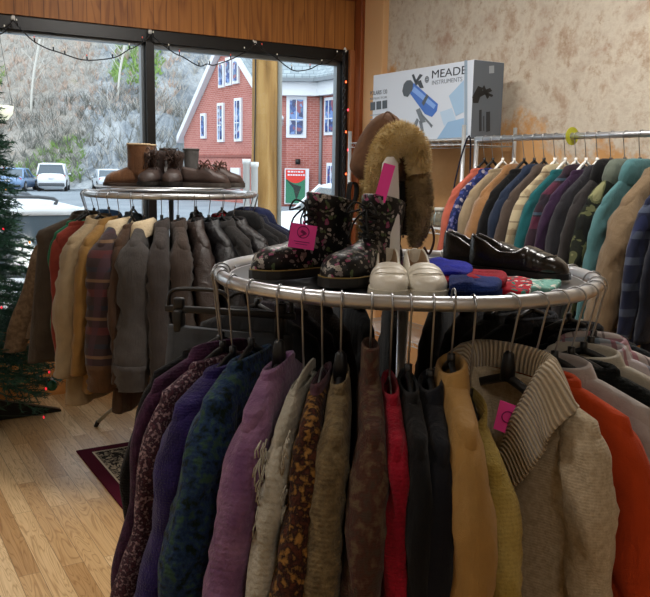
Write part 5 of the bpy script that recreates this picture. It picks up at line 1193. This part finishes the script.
for lo, hi, col in ((.07, .08, '#cbbfa8'), (.19, .205, '#2a2020'), (.205, .215, '#b9ab94')):
    c = b.mix(b.math('MULTIPLY', b.math('GREATER_THAN', dd, lo), b.math('LESS_THAN', dd, hi)), c, col)
b.color(c); b.bump(b.noise(400, 1), .5, .004)
q = PZ(76, 452, 0); R_ = empty('rug', q, A31, 'burgundy and cream oriental rug on the oak floor', 'rug')
bm = NB(); box(bm, (.75, -1.1, .005), (1.5, 2.2, .01), bevel=.003); build('pile', bm, b.m, R_, False)
# ================================================================ CHRISTMAS TREE
random.seed(21); TC = Vector((-2.12, 4.72, 0)); OG = P(52, 385, 4.55); TR = empty('christmas_tree', TC, 0, 'green artificial christmas tree at the left in front of the window', 'tree')
bm = NB(); tube(bm, [(0, 0, .05), (0, 0, 2.5)], [.022, .008], 8); build('trunk', bm, plain('tree_trunk', '#3a2c20', .8), TR)
for k in range(4):
    a = math.radians(45+90*k-12); d_ = Vector((math.cos(a), math.sin(a), 0)); n_ = Vector((-d_.y, d_.x, 0)); bm = NB(); o_ = -n_*.02+Vector((0, 0, 0))
    L_ = [[d_*r-n_*.022, d_*r+n_*.022, d_*r+n_*.022+Vector((0, 0, h)), d_*r-n_*.022+Vector((0, 0, h))] for r, h in ((.02, .16), (.25, .09), (.48, .02), (.5, .012))]
    loft(bm, L_, True, True, True); build('stand_leg', bm, BLACKM, TR, False)
b = MB('needles', .6, 0, .4); b.color(b.ramp(b.noise(9, 4), [(.3, '#16352a'), (.55, '#24503c'), (.75, '#3f6f50')])); NEED = b.m
bm = NB()
def needle(p, d, L):
    o_ = d.orthogonal().normalized()*.0027; q_ = d.cross(o_).normalized()*.0027
    v = [bm.verts.new(p+o_), bm.verts.new(p-o_*.5+q_*.87), bm.verts.new(p-o_*.5-q_*.87)]; t_ = bm.verts.new(p+d*L)
    for i in range(3): bm.faces.new((v[i], v[(i+1) % 3], t_))
tips = []
for i in range(470):
    z = .22+2.2*(i/470)**1.12; R0 = max(.05, .56*(1-(z-.2)/2.6))*random.uniform(.72, 1.02); a = i*2.39996+random.uniform(-.3, .3); d_ = Vector((math.cos(a), math.sin(a), -.12+random.uniform(-.12, .1)))
    if math.cos(a-rd(200)) > .75: continue        # the side away from the shop window and camera stays sparse
    wn = d_.dot(-E2)
    if wn*R0 > .40: R0 = .40/wn
    tip = Vector((0, 0, z))+d_*R0; tube(bm, [Vector((0, 0, z+.03)), tip], [.005, .002], 4); tips.append(tip)
    for s_ in range(3):
        b0 = Vector((0, 0, z+.03)).lerp(tip, (.45, .65, .85)[s_]) ; dirs = [(tip-Vector((0, 0, z))).normalized()]
        for sd in (1, -1):
            dv = (d_.normalized()+sd*.8*Vector((-d_.y, d_.x, random.uniform(-.2, .4)))).normalized(); e_ = b0+dv*random.uniform(.07, .13); tube(bm, [b0, e_], [.003, .0015], 4)
            for q in range(22):
                f = q/21; needle(b0.lerp(e_, f), (dv*.7+Vector((random.uniform(-1, 1), random.uniform(-1, 1), random.uniform(-.8, 1)))*.75).normalized(), random.uniform(.022, .04))
    dv = (tip-Vector((0, 0, z))).normalized()
    for q in range(50):
        f = .35+.65*q/49; needle(Vector((0, 0, z+.03)).lerp(tip, f), (dv*.7+Vector((random.uniform(-1, 1), random.uniform(-1, 1), random.uniform(-.8, 1)))*.75).normalized(), random.uniform(.025, .042))
ot = OG-TC+Vector((-.01, .0, .10)); tube(bm, crom([(0, 0, .62), ot*.55+Vector((0, 0, .26)), ot], 5), [.006]*6+[.004]*5, 5)
for q in range(150):
    f = .45+.55*q/149; p_ = Vector((0, 0, .6)).lerp(ot, f)+Vector((0, 0, .06*(1-f))); needle(p_, (ot.normalized()*.6+Vector((random.uniform(-1, 1), random.uniform(-1, 1), random.uniform(-.8, 1)))*.8).normalized(), random.uniform(.025, .045))
tips.append(ot)
build('branches', bm, NEED, TR, False)
vis = [t for t in tips if t.x > .15 and t.y < .35]; random.shuffle(vis); vis.sort(key=lambda t: t.z)
bm = NB(); sel = vis[::5]; tube(bm, crom([t+Vector((0, 0, -.01)) for t in sel], 4), .0022, 5); build('light_cord', bm, plain('cord_green', '#16301f', .6), TR)
def bulb(nm, col, st, loc, par, r=.006):
    mname = 'lit_'+col.strip('#')
    if mname not in _mc:
        m_ = MB(mname, .3); m_.color(col); m_.b.inputs['Emission Color'].default_value = hx(col); m_.b.inputs['Emission Strength'].default_value = st; _mc[mname] = m_.m
    bm = NB(); lathe(bm, [(.002, -r*1.2), (r*.8, -r*.6), (r, 0), (r*.6, r*.9), (.001, r*1.5)], n=8, cap0=True, cap1=True); bmesh.ops.translate(bm, verts=bm.verts[:], vec=loc); return build(nm, bm, _mc[mname], par)
for i, t in enumerate(sel): bulb('light_bulb', ('#e8283c', '#f2e6c0', '#e8283c', '#e8903c')[i % 4], 1.2, t+Vector((.0, -.01, -.02)), TR)
R_ = empty('ornament', OG, 0, 'dark green glass ornament hanging from the lowest tree branch', 'ornament')
bm = NB(); lathe(bm, [(.003, -.035), (.02, -.03), (.031, -.012), (.031, .008), (.02, .026), (.008, .032)], n=18, cap0=True, cap1=True); build('bauble', bm, plain('bauble', '#1f5c4a', .15, .3), R_)
bm = NB(); lathe(bm, [(.008, .03), (.008, .04), (.003, .042)], n=10, cap0=True, cap1=True); tube(bm, crom([(0, 0, .04), (-.004, 0, .07), (-.01, 0, .10)], 4), .0012, 4); build('cap', bm, STEEL, R_)
# ================================================================ STRING LIGHTS
spans = [[(-14, 24), (-6, 32), (3, 33), (13, 20)], [(13, 20), (19, 27), (32, 40), (46, 48), (58, 52), (65, 54.5), (81, 59.5), (97, 60), (116, 57), (128, 50), (135, 47), (147, 39), (150, 34)], [(150, 34), (155, 38), (167, 48), (176, 54), (183, 57), (199, 66), (207, 64), (215, 65), (234, 58), (243, 53), (250, 49), (255, 43)], [(255, 43), (264, 50), (275, 57), (286, 66), (296, 71), (310, 69), (318, 65), (328, 63), (339, 54), (345, 50)]]
SLT = empty('string_lights', W(-2, .06, 2.4), 0, 'dark string of small lights swagged across the top of the window', 'string lights'); bm = NB(); blb = []
for sp_ in spans:
    pts = [PT(x, y, .075)-SLT.location for x, y in sp_]; pts = crom(pts, 5); tube(bm, pts, .0042, 6)
    for i in range(4, len(pts)-2, 7): blb.append(pts[i])
vpts = [PT(344+1.6*math.sin(y*.5), y, .09)-SLT.location for y in range(50, 262, 4)]; tube(bm, vpts, .0055, 6)
vpts2 = [PT(344-1.6*math.sin(y*.5), y, .10)-SLT.location for y in range(50, 262, 4)]; tube(bm, vpts2, .0045, 6)
build('wire', bm, plain('wire_dark', '#14161a', .5), SLT)
for i, q in enumerate(blb):
    bm = NB(); tube(bm, [q, q+Vector((0, -.006, .022))], [.004, .005], 6); build('socket', bm, plain('wire_dark', '#14161a', .5), SLT); bulb('bulb', '#d9d4c4' if i % 3 else '#e05a4a', .3, q+Vector((0, -.008, .03)), SLT, .005)
for i, y in enumerate((82, 110, 132, 150, 174, 190)): bulb('bulb', ('#ff5a30', '#ff3a48')[i % 2], 4., PT(346+(i % 2)*2, y, .115)-SLT.location, SLT, .007)
for x, y, lb in ((13, 18, 'at the left of the window top'), (150, 31.5, 'above the window mullion'), (255, 42, 'above the utility pole'), (345, 50, 'at the right end of the window top')):
    R_ = empty('adhesive_hook', PT(x, y, .021 if x < 340 else .05), A31, f'white adhesive hook holding the string lights {lb}', 'hook', 'white hooks along the window top')
    bm = NB(); lathe(bm, [(.011, -.004), (.014, 0), (.011, .004)], n=14, cap0=True, cap1=True, sy=1.5); bmesh.ops.rotate(bm, verts=bm.verts[:], cent=(0, 0, 0), matrix=Matrix.Rotation(PI/2, 3, 'X')); build('backplate', bm, WHITEP, R_)
    bm = NB(); tube(bm, crom([(0, -.004, -.006), (0, -.014, -.016), (0, -.022, -.012), (0, -.024, -.002)], 4), .003, 6); build('hook', bm, WHITEP, R_)
# added glowing bowl, stands in for a ceiling lamp reflected in the window
PL = empty('reflection_lamp', P(-1, 112, 4.9), 0, 'added glowing white bowl imitating a lamp reflection in the window at the left edge', 'lamp')
m_ = MB('reflection_glow', .3); m_.color('#e9efe2'); m_.b.inputs['Emission Color'].default_value = hx('#eef6dc'); m_.b.inputs['Emission Strength'].default_value = .8
bm = NB(); lathe(bm, [(.02, -.052), (.05, -.042), (.075, -.01), (.085, .035), (.08, .037), (.07, -.008), (.045, -.036), (.015, -.045)], n=24, cap0=True, cap1=True); build('reflection_bowl', bm, m_.m, PL)
bm = NB()
for k in range(3): a = 2*PI*k/3+2.2; tube(bm, [(.08*math.cos(a), .08*math.sin(a), .035), (0, 0, .6)], .0012, 4)
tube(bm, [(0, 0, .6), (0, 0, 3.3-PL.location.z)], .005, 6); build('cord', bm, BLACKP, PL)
# ================================================================ LIGHT
wd = D.worlds.new('world'); SC.world = wd; wd.use_nodes = True; nt = wd.node_tree; bgn = nt.nodes['Background']
tc = nt.nodes.new('ShaderNodeTexCoord'); sx = nt.nodes.new('ShaderNodeSeparateXYZ'); nt.links.new(tc.outputs['Generated'], sx.inputs[0])
rp = nt.nodes.new('ShaderNodeValToRGB'); nt.links.new(sx.outputs[2], rp.inputs[0]); rp.color_ramp.elements[0].color = (.86, .9, .95, 1); rp.color_ramp.elements[1].color = (.78, .88, 1, 1); nt.links.new(rp.outputs[0], bgn.inputs[0]); bgn.inputs[1].default_value = 2.3
SUN = D.lights.new('sky_sun', 'SUN'); SUN.energy = .5; SUN.angle = rd(40); so = D.objects.new('sky_sun', SUN); COL.objects.link(so); so.rotation_euler = (rd(38), rd(-20), 0)
DIFF = MB('diffuser', .5); DIFF.color('#ffffff'); DIFF.b.inputs['Emission Color'].default_value = (1, .93, .82, 1); DIFF.b.inputs['Emission Strength'].default_value = 1.5
def lamp(s, t, pw, lb):
    R_ = empty('ceiling_light', W(s, t, 3.24), A31, lb, 'ceiling light', 'ceiling lights')
    bm = NB(); box(bm, (0, 0, .03), (.36, 1.26, .05), bevel=.006); build('housing', bm, WHITEPAINT, R_, False)
    bm = NB(); box(bm, (0, 0, 0), (.3, 1.2, .02), bevel=.006); build('diffuser', bm, DIFF.m, R_, False)
    l_ = D.lights.new('tube_light', 'AREA'); l_.shape = 'RECTANGLE'; l_.size = .3; l_.size_y = 1.2; l_.energy = pw; l_.color = (1, .96, .91); o_ = D.objects.new('tube_light', l_); COL.objects.link(o_); o_.parent = R_; o_.location = (0, 0, -.015)
lamp(-1.9, 1.9, 32, 'white ceiling light fixture nearest the shop window'); lamp(-1.2, 3.4, 38, 'white ceiling light fixture nearest the plaster wall'); lamp(-4.4, 3.2, 20, 'white ceiling light fixture over the open floor at the left'); lamp(-3.4, 6.6, 9, 'white ceiling light fixture at the rear of the shop')
SC.view_settings.view_transform = 'Standard'; SC.view_settings.look = 'None'; SC.view_settings.gamma = 1; SC.view_settings.exposure = .13
SC.cycles.max_bounces = 8; SC.cycles.transparent_max_bounces = 12
